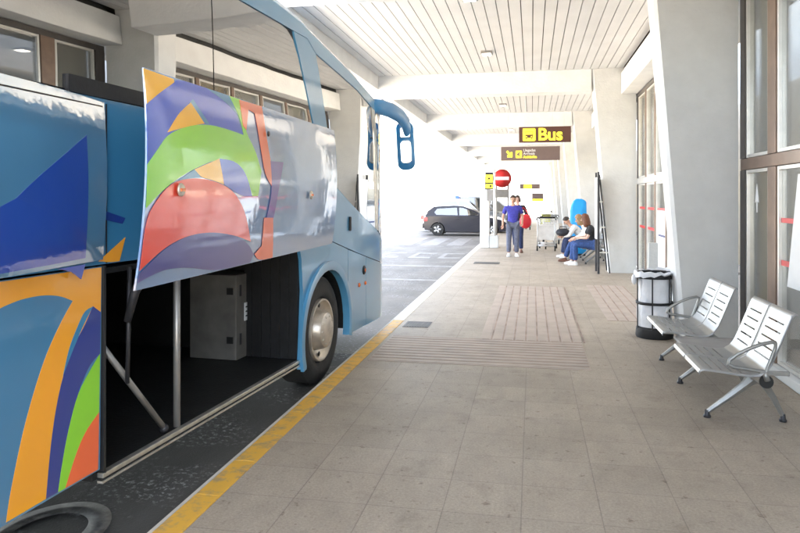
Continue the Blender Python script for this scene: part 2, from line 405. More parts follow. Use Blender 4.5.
while y < 75:
    mb.box(KX + 0.012, KX + 0.158, y + 0.003, y + 0.497, -0.2, 0.004 + rnd.uniform(-.001, .001), M['kerb_white'], bev=0.006); y += 0.5
o = mb.build('kerb', M['kerb_white']); tag(o, kind='structure')
mb = MB(); y = -12.0
while y < 75:
    mb.box(KX - 0.010, KX + 0.010, y + 0.002, y + 0.998, -0.2, 0.003, M['kerb_stone']); y += 1.0
o = mb.build('kerb_edge', M['kerb_stone']); tag(o, kind='structure')

# ribbed guidance paving: thin slabs with low raised ribs and darker groove lines between them
M['tact_line'] = mat('dark_groove_line', (0.335, 0.25, 0.205), 0.8, var=0.35, scale=3)
def ribbed(x0, x1, y0, y1, along_y, pitch):
    mb = MB(); mb.box(x0, x1, y0, y1, -0.05, 0.004, M['tactile'])
    a, b = (x0, x1) if along_y else (y0, y1); p = a + .03
    while p < b - .05:
        q = (p, p + pitch * .62); g = (p + pitch * .74, p + pitch * .88)
        if along_y: mb.box(q[0], q[1], y0 + .01, y1 - .01, .002, .0068, M['tactile']); mb.box(g[0], g[1], y0 + .01, y1 - .01, .002, .0050, M['tact_line'])
        else: mb.box(x0 + .01, x1 - .01, q[0], q[1], .002, .0068, M['tactile']); mb.box(x0 + .01, x1 - .01, g[0], g[1], .002, .0050, M['tact_line'])
        p += pitch
    return tag(mb.build('guidance_paving', None), kind='structure')
ribbed(-0.60, 0.56, 7.98, 12.9, True, .131)
ribbed(-1.64, 0.56, 6.72, 7.97, False, .124)
ribbed(1.0, 1.66, 9.5, 13.3, True, .131)

# road paint (4 mm sheets)
mb = MB()
for x0, x1 in ((-5.25, -4.55), (-4.2, -3.55), (-3.2, -2.6)):
    mb.box(x0, x1, 25.6, 30.2, -0.2, -0.146)
mb.box(-8.9, -2.0, 17.6, 17.9, -0.2, -0.146)
mb.box(-8.9, -2.0, 14.6, 14.85, -0.2, -0.146)
mb.box(-6.6, -6.45, -20, 24, -0.2, -0.146)
o = mb.build('road_marking', M['road_white']); tag(o, kind='structure')
mb = MB()
def bar(x0, x1, y0, y1): mb.box(x0, x1, y0, y1, -0.2, -0.146)
# big faded letters on the carriageway, read along the lane
for cx in (-4.35, -3.35, -2.45):
    bar(cx - .33, cx + .33, 20.1, 20.5); bar(cx - .33, cx - .19, 20.5, 21.7); bar(cx - .33, cx + .33, 21.7, 22.05)
o = mb.build('road_marking', M['road_white']); tag(o, kind='structure')
mb = MB()
n = 40
ring = lambda r, z: [(-2.56 + r * math.cos(2 * math.pi * k / n), 3.22 + r * 1.25 * math.sin(2 * math.pi * k / n), z) for k in range(n)]
mb.loft([ring(.30, -.2), ring(.30, -.145), ring(.19, -.145), ring(.19, -.2)], cap=False)
o = mb.build('road_marking', M['road_grey']); tag(o, kind='structure')

mb = MB(); mb.box(-1.45, -0.8, 17.1, 17.6, -0.04, 0.004)
for k in range(12): mb.box(-1.42 + k * .05, -1.395 + k * .05, 17.14, 17.56, 0.002, 0.010, M['black'])
o = mb.build('drain_grate', M['iron']); tag(o, 'small dark iron drain grate flush in the pavement near the kerb', 'drain grate')
mb = MB(); mb.box(-1.78+.15, -1.30, 8.55, 8.95, -0.04, 0.005)
for k in range(9): mb.box(-1.61 + k * .034, -1.595 + k * .034, 8.58, 8.92, 0.003, 0.009, M['black'])
o = mb.build('manhole_cover', M['iron']); tag(o, 'rectangular metal manhole cover beside the kerb just past the bus wheel', 'manhole cover')

# ------------------------------------------------------------------ canopy
PY = [0.6 + 7.5 * k for k in range(0, 9)]            # pillar lines
can = empty('canopy', (0, 0, 4.0), label='long white canopy with cream slatted ceiling over the bus stand and pavement', cat='canopy')
def cpart(mb, name, m=None):
    o = mb.build(name, m, can); o.location = (0, 0, -4.0); return o
CL, CRr = -3.55, 1.90
cpart(MB().box(CL, 3.0, -0.6, 62, 4.56, 4.80), 'roof_slab', M['groove'])  # near end cut short out of view to let light onto the pavement
mb = MB(); x = CL + 0.01
while x < CRr - .1:
    mb.box(x, x + 0.164, -0.6, 62, 4.505 + rnd.uniform(0, .002), 4.555); x += 0.178
cpart(mb, 'slatted_ceiling', M['plank'])
cpart(MB().box(CL - 0.14, CL - 0.002, -0.6, 62, 4.2, 4.95, bev=0.02), 'fascia', M['white_paint'])
for yy in PY:
    q = -.55 if 7 < yy < 9 else 0
    cpart(MB().box(CL, 1.30, yy + q, yy + q + 0.5, 4.02, 4.54, bev=0.02), 'beam', M['white_paint'])
for i in range(14):
    yy = 2.0 + i * 3.75
    d = cpart(MB().box(-0.98, -0.76, yy, yy + 0.24, 4.455, 4.51, bev=0.01), 'downlight', M['grey_paint'])
    l = MB().box(-0.95, -0.79, yy + .03, yy + .21, 4.447, 4.453).build('diffuser', M['lamp'], d)
# lintel along the wall, hanging from the slab
for a, b in zip(PY[:-1], PY[1:]):
    cpart(MB().box(1.92, 2.26, a + 0.51, b - 0.01, 3.93, 4.40, bev=0.012), 'lintel', M['white_paint'])
cpart(MB().box(2.0, 2.34, -0.6, 62, 4.402, 4.555), 'shadow_gap_strip', M['black'])

words = ['behind the trash bin and empty bench, widest in view', 'beside the dark steel stand and seated people', 'third from the camera', 'fourth from the camera', 'fifth from the camera', 'sixth from the camera', 'seventh from the camera', 'farthest from the camera']
for k, yy in enumerate(PY):
    mb = MB()
    T, B0, D = 1.335, 1.70, 0.5
    mb.loft([[(B0, yy, 0), (2.24, yy, 0), (2.24, yy + D, 0), (B0 + .03, yy + D, 0), (B0 - .035, yy + D - .12, 0), (B0 - .035, yy + .05, 0)],
             [(T, yy, 4.54), (2.24, yy, 4.54), (2.24, yy + D, 4.54), (T + .03, yy + D, 4.54), (T - .035, yy + D - .12, 4.54), (T - .035, yy + .05, 4.54)]], M['grey_conc'], smooth=False)
    bmesh.ops.subdivide_edges(mb.bm, edges=[e for e in mb.bm.edges if abs(e.verts[0].co.z - e.verts[1].co.z) > 2], cuts=8)
    # left face coloured whiter to stand for the sky light on it
    wm = mb.mi(M['white_paint'])
    for f in mb.bm.faces:
        f.normal_update()
        if f.calc_center_median().x < (B0 + (T - B0) * f.calc_center_median().z / 4.54) + .002: f.material_index = wm
    o = mb.build('concrete_pillar', None)
    tag(o, 'slanting white concrete pillar ' + (words[k - 1] if k else 'nearest the camera, at the right edge'), 'pillar', 'slanted concrete pillars along the wall')

# ------------------------------------------------------------------ glazed frontage
bays = []
def bay_common(a, b, label, yrefs, muls, upper, lower, trans=M['frame_br']):
    """a..b along Y. muls: list of (y0,y1,mat). upper/lower: list of (y0,y1,kind)"""
    t = empty('glazed_frontage', (2.25, a, 0), label=label, cat='shop front', group='glazed fronts between the pillars')
    P = lambda mb, n, m=None: mb.build(n, m, t, loc=(-2.25, -a, 0))
    P(MB().box(2.26, 2.36, a + .002, b - .002, 1.955, 2.075, bev=.006), 'transom', trans)
    P(MB().box(2.262, 2.36, a + .002, b - .002, 3.84, 3.928, bev=.004), 'head_rail', M['frame_dark'])
    P(MB().box(2.20, 2.38, a + .002, b - .002, 0.0, 0.085, bev=.01), 'sill', M['white_paint'])
    for y0, y1, mm in muls:
        for z0, z1 in ((.088, 1.952), (2.078, 3.838)): P(MB().box(2.255, 2.37, y0, y1, z0, z1, mm, bev=.004), 'mullion')
    for lst, z0, z1 in ((lower, 0.09, 1.95), (upper, 2.08, 3.836)):
        for y0, y1, kind in lst:
            f = MB(); w = 0.035
            fm = M['frame_silver']
            for q in ((y0, y0 + w, z0, z1), (y1 - w, y1, z0, z1)): f.box(2.268, 2.345, q[0] + .001, q[1] - .001, q[2] + .001, q[3] - .001, fm, bev=.003)
            for q in ((z0, z0 + w), (z1 - w, z1)): f.box(2.272, 2.342, y0 + w, y1 - w, q[0] + .001, q[1] - .001, fm)
            fo = P(f, 'window_frame' if kind[0] != 'd' else 'door')
            g = MB().box(2.300, 2.308, y0 + w + .002, y1 - w - .002, z0 + w + .002, z1 - w - .002)
            g.build('pane', M['clear_glass'], fo)
            if 'blind' in kind:
                MB().box(2.38, 2.39, y0, y1, z0, z1).build('blind', M['blind'], fo)
            if 'curtain' in kind:
                c = MB(); ys = []
                n = int((y1 - y0) / .05) + 2
                c.loft([[(2.40 + .012 * math.sin(i * 1.9), y0 + (y1 - y0) * i / (n - 1), zz) for i in range(n)] for zz in (z0, z1)], close=False, cap=False)
                c.build('curtain', M['blind_grey'], fo)
            if 'red' in kind:
                s = MB()
                for zz, hh in ((1.42, .045), (1.02, .05)):
                    if 'tilt' in kind:
                        s.box(2.291, 2.297, y0 + w + .004, y1 - w - .004, zz, zz + hh)
                    else: s.box(2.291, 2.297, y0 + w + .004, y1 - w - .004, zz, zz + hh)
                s.build('red_safety_strip', M['red_vinyl'], fo)
            if 'poster' in kind:
                s = MB(); s.box(2.288, 2.294, y0 + w + .006, y1 - w - .006, .25, 1.42); s.box(2.284, 2.287, y0 + w + .05, y0 + w + .30, 1.10, 1.25, M['v_navy']); s.box(2.284, 2.287, y0 + w + .05, y1 - w - .10, .95, .99, M['grey_paint']); s.build('white_poster', M['white_vinyl'], fo)
            if 'slant' in kind:
                s = MB(); sh = lambda u, z, off: (2.294 - off, u, z)
                s.poly([(5.56, .84), (6.78, .84), (6.52, 1.86), (5.56, 1.86)], sh, .004, M['white_vinyl'], off=.004)
                for q in range(5): s.box(2.284, 2.287, 5.7, 6.40 - .03 * (q % 2), 1.20 + q * .1, 1.23 + q * .1, M['grey_paint'])
                s.build('white_poster', M['white_vinyl'], fo)
            if 'arrow' in kind:
                s = MB(); yc = (y0 + y1) / 2 + .08
                sh = lambda u, z, off: (2.297 - off, yc - u, z)
                s.poly([(-.012, 1.50), (.012, 1.50), (.016, 1.62), (.06, 1.60), (0, 1.80), (-.06, 1.60), (-.016, 1.62)], sh, t=.004, off=.004)
                s.build('white_arrow', M['white_vinyl'], fo)
    # the hall behind: walls and floor belong to this bay
    r = MB()
    r.box(5.0, 5.1, a + .01, b - .01, 0, 3.95, M['room_wall']); r.box(2.39, 5.0, a + .01, b - .01, -.1, .01, M['room_floor'])
    r.box(2.39, 3.0, a + .01, b - .01, 3.93, 4.55, M['white_paint'])  # ceiling stops short, left open above so sky light brightens the hall
    P(r, 'hall')
    return t

br, dk = M['frame_br'], M['frame_dark']
A = PY[0] + .5; B = PY[1]
bay_common(A + .002, B, 'near glazed front with brown transom, white arrow and red strips behind the bench', None,
    [(7.93, 8.09, dk), (6.98, 7.20, br), (5.30, 5.50, br), (3.6, 3.8, br), (1.9, 2.1, br), (1.11, 1.2, dk)],
    [(7.21, 7.92, 'w curtain'), (5.51, 6.97, 'w'), (3.81, 5.29, 'w'), (2.11, 3.59, 'w')],
    [(7.21, 7.92, 'w blind arrow'), (5.51, 6.97, 'd red slant'), (3.81, 5.29, 'd red'), (2.11, 3.59, 'd red')])
for k in range(1, 8):
    a = PY[k] + .5; b = PY[k + 1]
    ms = [(b - .10, b - .005, dk)]; up = []; lo = []
    yy = b - .11; i = 0
    while yy > a + .9:
        w = .95
        kind = ['w blind', 'w curtain', 'w', 'w curtain'][i % 4]
        up.append((yy - w, yy - .012, kind))
        lo.append((yy - w, yy - .012, ['w red blind', 'd red', 'd red poster', 'd red poster', 'w poster', 'd red poster'][i % 6]))
        ms.append((yy - w - .10, yy - w - .005, br)); yy -= w + .11; i += 1
    bay_common(a + .002, b, ['glazed front with red striped doors between the bin and the second pillar', 'glazed front just behind the seated people', 'third glazed front from the second pillar', 'fourth glazed front from the second pillar', 'fifth glazed front from the second pillar', 'sixth glazed front from the second pillar', 'farthest glazed front along the walkway'][k - 1], None, ms, up, lo, M['frame_silver'])
# unseen upper block behind, made tall to keep sun out of the open hall
o = MB().box(5.12, 12, -4, 62, -.1, 9.0).build('unseen_tall_block', M['white_paint']); tag(o, 'unseen plain white block behind the glazed fronts, made tall to keep sun out of the hall', 'building')
o = MB().box(2.25, 5.08, -4, PY[0] + .49, -.1, 4.4).build('wall', M['grey_conc']); tag(o, 'pale plain wall at the near end of the walkway', 'wall')

# ------------------------------------------------------------------ coach
# local frame: x outward (right side), y forward, z up from the road
bus = empty('coach', (-1.97, 6.2, -0.15), R(-4), 'pale blue coach with colourful swirls and a raised luggage flap, parked along the kerb', 'coach')
RC, S0 = 1.0, 1.9
HW = 1.27
def side(s, z, off):
    if s <= S0: return Vector((off - 0.055 * max(0, z - 2.3) ** 2 * .5, s, z))
    rk = 1 - 0.10 * max(0, z - 1.3)
    a = (s - S0) / RC
    if a < math.pi / 2:
        return Vector((-RC + (RC + off) * math.cos(a) - 0.0275 * max(0, z - 2.3) ** 2, S0 + (RC + off) * math.sin(a) * rk, z))
    return Vector((-RC - (s - S0 - RC * math.pi / 2), S0 + (RC + off) * rk, z))
def lside(s, z, off):
    v = side(s, z, off); return Vector((-2 * HW - v.x, v.y, v.z))
SE = S0 + RC * math.pi / 2 + (HW - RC) - 0.001
US = [S0 + i * 0.13 for i in range(0, 15)]
ZS = [2.3 + .25 * i for i in range(6)] + [0.5, 0.8, 1.1, 1.4, 1.7, 2.0]
RE = -8.3
def arch(cx, cz, r, a0, a1, n=18):
    return [(cx + r * math.cos(R(a0 + (a1 - a0) * i / n)), cz + r * math.sin(R(a0 + (a1 - a0) * i / n))) for i in range(n + 1)]
AX, AZ, AR = 0.17, 0.50, 0.61
BP, BM = M['bus_pale'], M['bus_blue']
fr_arch = arch(AX, AZ, AR, 200, -14)
rail_bot = [(RE, 3.25), (-.58, 3.255), (-.266, 3.258), (-.07, 3.158), (.30, 3.11), (.682, 3.06), (1.145, 2.995), (1.63, 2.878), (1.751, 2.855), (2.13, 2.80), (2.6, 2.74), (SE, 2.72)]
rail_top = [(RE, 3.41), (-.9, 3.405), (-.4, 3.37), (0, 3.30), (.5, 3.22), (1.0, 3.14), (1.45, 3.04), (1.8, 2.965), (2.13, 2.92), (2.6, 2.88), (SE, 2.86)]
def shell(mb, fm, left=False):
    def add(pts, m, off=0.0, t=0.03): mb.poly(pts, fm, t, m, US, ZS, off)
    add(rail_bot + rail_top[::-1], BP)
    # band above the bays and window post
    add([(RE, 1.457), (-2.62, 1.457), (-2.62, 2.312), (RE, 2.33)], BM)  # front end coloured mid blue to stand for shade behind the raised flap
    add([(-2.616, 1.457), (-.52, 1.42), (.298, 1.375), (.325, 1.945), (.16, 2.51), (-.075, 3.155), (-.27, 3.252), (-.575, 3.25), (-.19, 2.5), (-.10, 2.32), (-2.616, 2.312)], BP)
    # wheel section
    zl = AZ + AR * math.sin(R(200))
    add([(-.495, .29), (fr_arch[0][0], .29)] + fr_arch + [(fr_arch[-1][0], .35), (.778, .35), (.778, 1.252), (.682, 1.276), (.299, 1.363), (-.52, 1.41), (-.46, 1.25), (-.43, .98)], BP)
    # lower door and bumper
    add([(.786, .35), (1.398, .345), (1.398, 1.125), (.786, 1.25)], BP)
    add([(1.406, .34), (2.2, .33), (2.8, .30), (SE, .30), (SE, .86), (2.8, .89), (2.09, .985), (1.406, 1.12)], BP)
    # panel below the swooping window
    add([(.306, 1.372), (.686, 1.286), (1.402, 1.132), (2.09, .995), (2.8, .90), (SE, .87), (SE, 1.20), (2.8, 1.22), (2.12, 1.27), (1.81, 1.42), (1.37, 1.565), (.845, 1.75), (.335, 1.94)], BP)
    # rear lower panels
    r0 = arch(-6.3, AZ, AR, 194, -14)
    if left:
        add([(-3.05, .38), (-.52, .30), (-.52, 1.40), (-3.05, 1.447)], BP)
    add([(RE, .38), (r0[0][0], .38)] + r0 + [(r0[-1][0], .38), (-4.61, .38), (-4.61, 1.447), (RE, 1.447)], BM)
    add([(-4.60, .38), (-3.07, .405), (-3.056, 1.447), (-4.60, 1.447)], BM, 0.004)
mb = MB(); shell(mb, side); shell(mb, lside, True)
# roof: rings moving inboard along the whole perimeter
def rt(s):
    for (a, za), (b, zb) in zip(rail_top[:-1], rail_top[1:]):
        if s <= b: return za + (zb - za) * (s - a) / (b - a)
    return rail_top[-1][1]
ss = [RE + i * .6 for i in range(int((-1.2 - RE) / .6) + 1)] + [-.9, -.6, -.4, -.2, 0, .25, .5, .75, 1, 1.25, 1.5, 1.8] + US[0:] + [SE]
ss = sorted(set(ss))
prof = [(0, 0), (.03, .05), (.09, .10), (.18, .145), (.32, .18), (.55, .205), (.85, .22)]
for fm in (side, lside):
    rows = [[fm(s, rt(s), 0) + Vector((0, 0, dz)) + (fm(s, rt(s), -d) - fm(s, rt(s), 0)) for d, dz in prof] + [Vector((-HW, fm(s, rt(s), -.85).y, rt(s) + .225))] for s in ss]
    mb.loft(rows, BP, close=False, cap=False)
mb.box(-2 * HW + .03, -.03, RE - .04, RE + .01, .4, 3.5, BM, bev=.03)
body = mb.build('body', None, bus, smooth_angle=35)

# glass
def glaze(name, pts, fm, m=None, off=-.006):
    return MB().poly(pts, fm, .006, m or M['bus_glass'], US, ZS, off).build(name, None, bus)
gaps = [RE + .05, -6.4, -4.3, -1.93]
for fm in (side, lside):
    for i, (a, b) in enumerate(zip(gaps, gaps[1:])):
        glaze('side_window', [(a + .006, 2.336), (b - .006, 2.336 if b < -3.1 else 2.32), (b - .006, 3.246), (a + .006, 3.246)], fm)
    glaze('side_window', [(-1.924, 2.32), (-.106, 2.325), (-.20, 2.5), (-.50, 3.06), (-.58, 3.17), (-.70, 3.235), (-.82, 3.248), (-1.924, 3.246)], fm)
    glaze('front_side_window', [(-.066, 3.15), (.30, 3.103), (.682, 3.053), (1.145, 2.988), (1.62, 2.87), (1.70, 2.60), (1.80, 1.432), (1.37, 1.573), (.845, 1.759), (.335, 1.952), (.168, 2.51)], fm)
    glaze('windscreen', [(1.90, 1.41), (2.125, 1.28), (2.8, 1.23), (SE, 1.21), (SE, 2.71), (2.6, 2.73), (2.13, 2.79), (1.76, 2.845), (1.80, 2.6)], fm)
mb = MB()
for fm in (side,):
    mb.poly([(1.63, 2.872), (1.752, 2.846), (1.792, 2.6), (1.892, 1.405), (1.806, 1.425), (1.706, 2.6)], fm, .02, M['alu'], US, ZS, .004)
mb.build('windscreen_pillar_trim', None, bus)
mb = MB()
for fm in (side, lside):
    for g in gaps[1:]: mb.poly([(g - .03, 2.33), (g + .03, 2.33), (g + .03, 3.247), (g - .03, 3.247)], fm, .02, M['black_rub'], US, ZS, -.014)
    mb.poly([(-.58, 3.25), (-.70, 3.25), (-.82, 3.25), (-.70, 3.22), (-.58, 3.15), (-.50, 3.04)], fm, .02, M['black_rub'], US, ZS, -.014)
mb.build('window_seal', None, bus)
mb = MB(); mb.poly([(-3.30, 2.316), (-.12, 2.318), (-.15, 2.378), (-3.30, 2.40)], side, .02, M['black_rub'], (), ZS, .012)
mb.build('black_rubber_strip', None, bus)
mb = MB()
mb.poly([(-3.022, 1.46), (-3.012, 1.46), (-3.012, 2.29), (-3.022, 2.29)], side, .004, M['black_rub'], (), (), .002)
mb.build('panel_seam', None, bus)

# wheel arch flare
mb = MB()
inn = arch(AX, AZ, AR - .012, 200, -14, 22); mid = arch(AX, AZ, AR + .03, 200, -14, 22); out = arch(AX, AZ, AR + .075, 200, -14, 22)
P3 = lambda p, v: Vector((v, p[0], p[1]))
mb.loft([[P3(inn[i], -.05), P3(inn[i], .022), P3(mid[i], .036), P3(out[i], .028), P3(out[i], -.002)] for i in range(23)], BP, close=False, cap=False)
mb.build('wheel_arch_trim', None, bus, smooth_angle=50)

# vinyl swirls on the rear panels
def soften(pts, it=2, lim=48):
    """round the shallow corners of an outline, keep the sharp ones"""
    for _ in range(it):
        n = len(pts); q = []
        for i in range(n):
            a, b, c = Vector(pts[i - 1]), Vector(pts[i]), Vector(pts[(i + 1) % n])
            u, v = b - a, c - b
            if u.length < 1e-5 or v.length < 1e-5: continue
            if abs(math.degrees(u.angle(v))) < lim: q += [tuple(b - u * .25), tuple(b + v * .25)]
            else: q.append(tuple(b))
        pts = q
    return pts
def art(layers, fmap, name, parent, us=(), zs=(), base=.0055, step=.00035, t=.0012):
    mb = MB()
    for i, (m, pts) in enumerate(layers): mb.poly(soften(pts), fmap, t, M[m], us, zs, base + step * i)
    return mb.build(name, None, parent)
low = [
 ('v_orange', [(-4.6, 1.443), (-3.687, 1.443), (-3.06, 1.443), (-3.066, 1.213), (-3.124, 1.253), (-3.181, 1.167), (-3.277, 1.063), (-3.355, .891), (-3.405, .671), (-3.436, .41), (-3.66, .405), (-3.645, .494), (-3.58, .731), (-3.513, .911), (-3.436, 1.074), (-3.342, 1.21), (-3.263, 1.299), (-3.342, 1.334), (-3.436, 1.352), (-3.524, 1.355), (-3.608, 1.349), (-3.72, 1.325), (-4.0, 1.22), (-4.6, .9)]),
 ('v_navy', [(-3.124, 1.253), (-3.066, 1.213), (-3.072, 1.0), (-3.152, .961), (-3.236, .834), (-3.303, .66), (-3.342, .507), (-3.361, .41), (-3.436, .41), (-3.405, .671), (-3.355, .891), (-3.277, 1.063), (-3.181, 1.167)]),
 ('v_teal', [(-3.181, 1.240), (-3.124, 1.251), (-3.20, 1.16), (-3.277, 1.04), (-3.33, .95), (-3.29, 1.08), (-3.22, 1.19)]),
 ('v_green', [(-3.072, 1.0), (-3.079, .703), (-3.174, .641), (-3.236, .564), (-3.29, .462), (-3.316, .41), (-3.361, .41), (-3.342, .507), (-3.303, .66), (-3.236, .834), (-3.152, .926)]),
 ('v_redo', [(-3.079, .703), (-3.087, .413), (-3.316, .41), (-3.29, .462), (-3.236, .564), (-3.174, .641)]),
]
art(low, side, 'swirl_decal', bus)
# second flap at the near end, swung outwards at its rear edge
fl2 = lambda y, z, off: Vector((off + .02 * math.sin((z - 1.48) / .82 * math.pi), y, z))
mb = MB(); mb.poly([(-1.9, 1.470), (-.816, 1.478), (-.035, 1.484), (-.025, 2.29), (-.378, 2.302), (-.816, 2.300), (-1.9, 2.31)], fl2, .012, M['bus_blue_wavy'], [-1.5, -1.1, -.8, -.4], [1.5 + .1 * k for k in range(9)], 0)
f2 = mb.build('rear_luggage_flap', None, bus, smooth_angle=30); f2.location = (.012, -3.03, 0); f2.rotation_euler = (0, 0, R(9.7))
mb = MB(); mb.poly([(-1.9, 2.245), (-.816, 2.249), (-.044, 2.266), (-.044, 2.272), (-.816, 2.256), (-1.9, 2.252)], fl2, .002, M['black_rub'], [-1.5, -1.1, -.8, -.4], (), .0015); mb.build('flap_seam', None, f2)
art([('v_royal_wavy', [(-.211, 2.108), (-.202, 1.506), (-.409, 1.501), (-.816, 1.496), (-1.9, 1.49), (-1.9, 1.55), (-.816, 1.752), (-.627, 1.877), (-.409, 1.998)])], fl2, 'triangle_decal', f2, [-1.5, -1.1, -.8, -.4], [1.5 + .1 * k for k in range(9)], base=.001)
MB().poly([(-.425, 1.476), (-.202, 1.476), (-.228, 1.406), (-.313, 1.45)], fl2, .006, M['v_royal'], (), (), .003).build('hanging_tip', None, f2)
upl = [
 ('v_navy', [(-3.02, 1.73), (-2.866, 1.691), (-2.891, 1.66), (-3.02, 1.685)]),
 ('v_orange', [(-3.08, 1.475), (-2.866, 1.588), (-2.916, 1.462), (-2.988, 1.462)]),
]
art(upl, side, 'triangle_decal', bus, base=.0035)

# luggage bay
mb = MB(); mb.poly([(-3.053, .39), (-3.036, .375), (-3.036, 1.45), (-3.053, 1.45)], side, .05, M['black_rub'], (), (), .014)
mb.build('door_gasket', None, bus)
M['cab_grey'] = mat('cabinet_grey', (0.15, 0.143, 0.13), 0.5, var=0.2, scale=6)
bay = MB()
V0 = -2.2
bay.box(V0, -.035, -3.05, -.28, .34, .372, M['bay_floor'])
bay.box(V0, -.035, -3.05, -.28, 1.40, 1.43, M['bay_black'])
bay.box(V0 - .03, V0, -3.05, -.28, .34, 1.43, M['bay_black'])
bay.box(V0, -.035, -3.08, -3.05, .34, 1.43, M['bay_black'])
bay.box(V0, -.035, -.28, -.25, .34, 1.43, M['bay_black'])
bay.box(-.55, -.035, -.475, -.28, .374, 1.398, M['bay_black'])
for k in range(9): bay.box(V0, V0 + .015, -2.9 + k * .3, -2.86 + k * .3, .374, 1.398, M['bay_black'])
for k in range(5): bay.box(-.5 + k * .09, -.47 + k * .09, -.487, -.472, .374, 1.398, M['bay_black'])
bay_o = bay.build('luggage_bay', None, bus)
mb = MB()
mb.box(-.034, .004, -3.045, -.50, .348, .374, M['alu'], bev=.004); mb.box(-.034, .0, -3.045, -.50, .318, .332, M['alu'], bev=.003)
mb.box(-.034, -.01, -3.045, -.50, .332, .348, M['black_rub'])
mb.build('bay_sill', None, bus)
mb = MB().box(-.99, -.53, -.66, -.31, .374, 1.12, M['cab_grey'], bev=.008)
for zz in (.55, .98):
    mb.box(-.62, -.56, -.668, -.658, zz - .03, zz + .03, M['black'])
    mb.box(-.532, -.526, -.60, -.57, zz - .05, zz + .05, M['steel_dark'])
cab = mb.build('bay_cabinet', None, bus)
MB().box(-.529, -.522, -.52, -.42, .70, .86, M['white_vinyl']).build('cabinet_label', None, cab)
mb = MB()
for zz in (.735, .775, .815): mb.box(-.523, -.5205, -.505, -.435, zz, zz + .012, M['black'])
mb.build('label_print', None, cab)
MB().tube([(-.05, -2.30, .37), (-.05, -2.30, 1.42)], .022, M['steel_rod']).build('bay_post', None, bus)
mb = MB().tube([(-.06, -2.98, 1.02), (-.06, -2.42, .40)], .018, M['steel_rod'])
mb.sphere((-.06, -2.42, .40), .028, M['steel_dark']); mb.build('gas_strut', None, bus)
MB().tube([(-.02, -2.80, 1.42), (-.02, -2.82, .78)], .012, M['steel_dark']).build('bay_rod', None, bus)
for u0 in (-2.80,):
    mb = MB()
    mb.tube([(-.02, u0 - .02, 1.12), (.02, u0 - .01, 1.28), (.10, u0, 1.42), (.20, u0 + .01, 1.52), (.31 + .0, u0 + .02, 1.62)], [.02, .026, .028, .026, .022], M['steel_dark'])
    mb.build('flap_arm', None, bus)

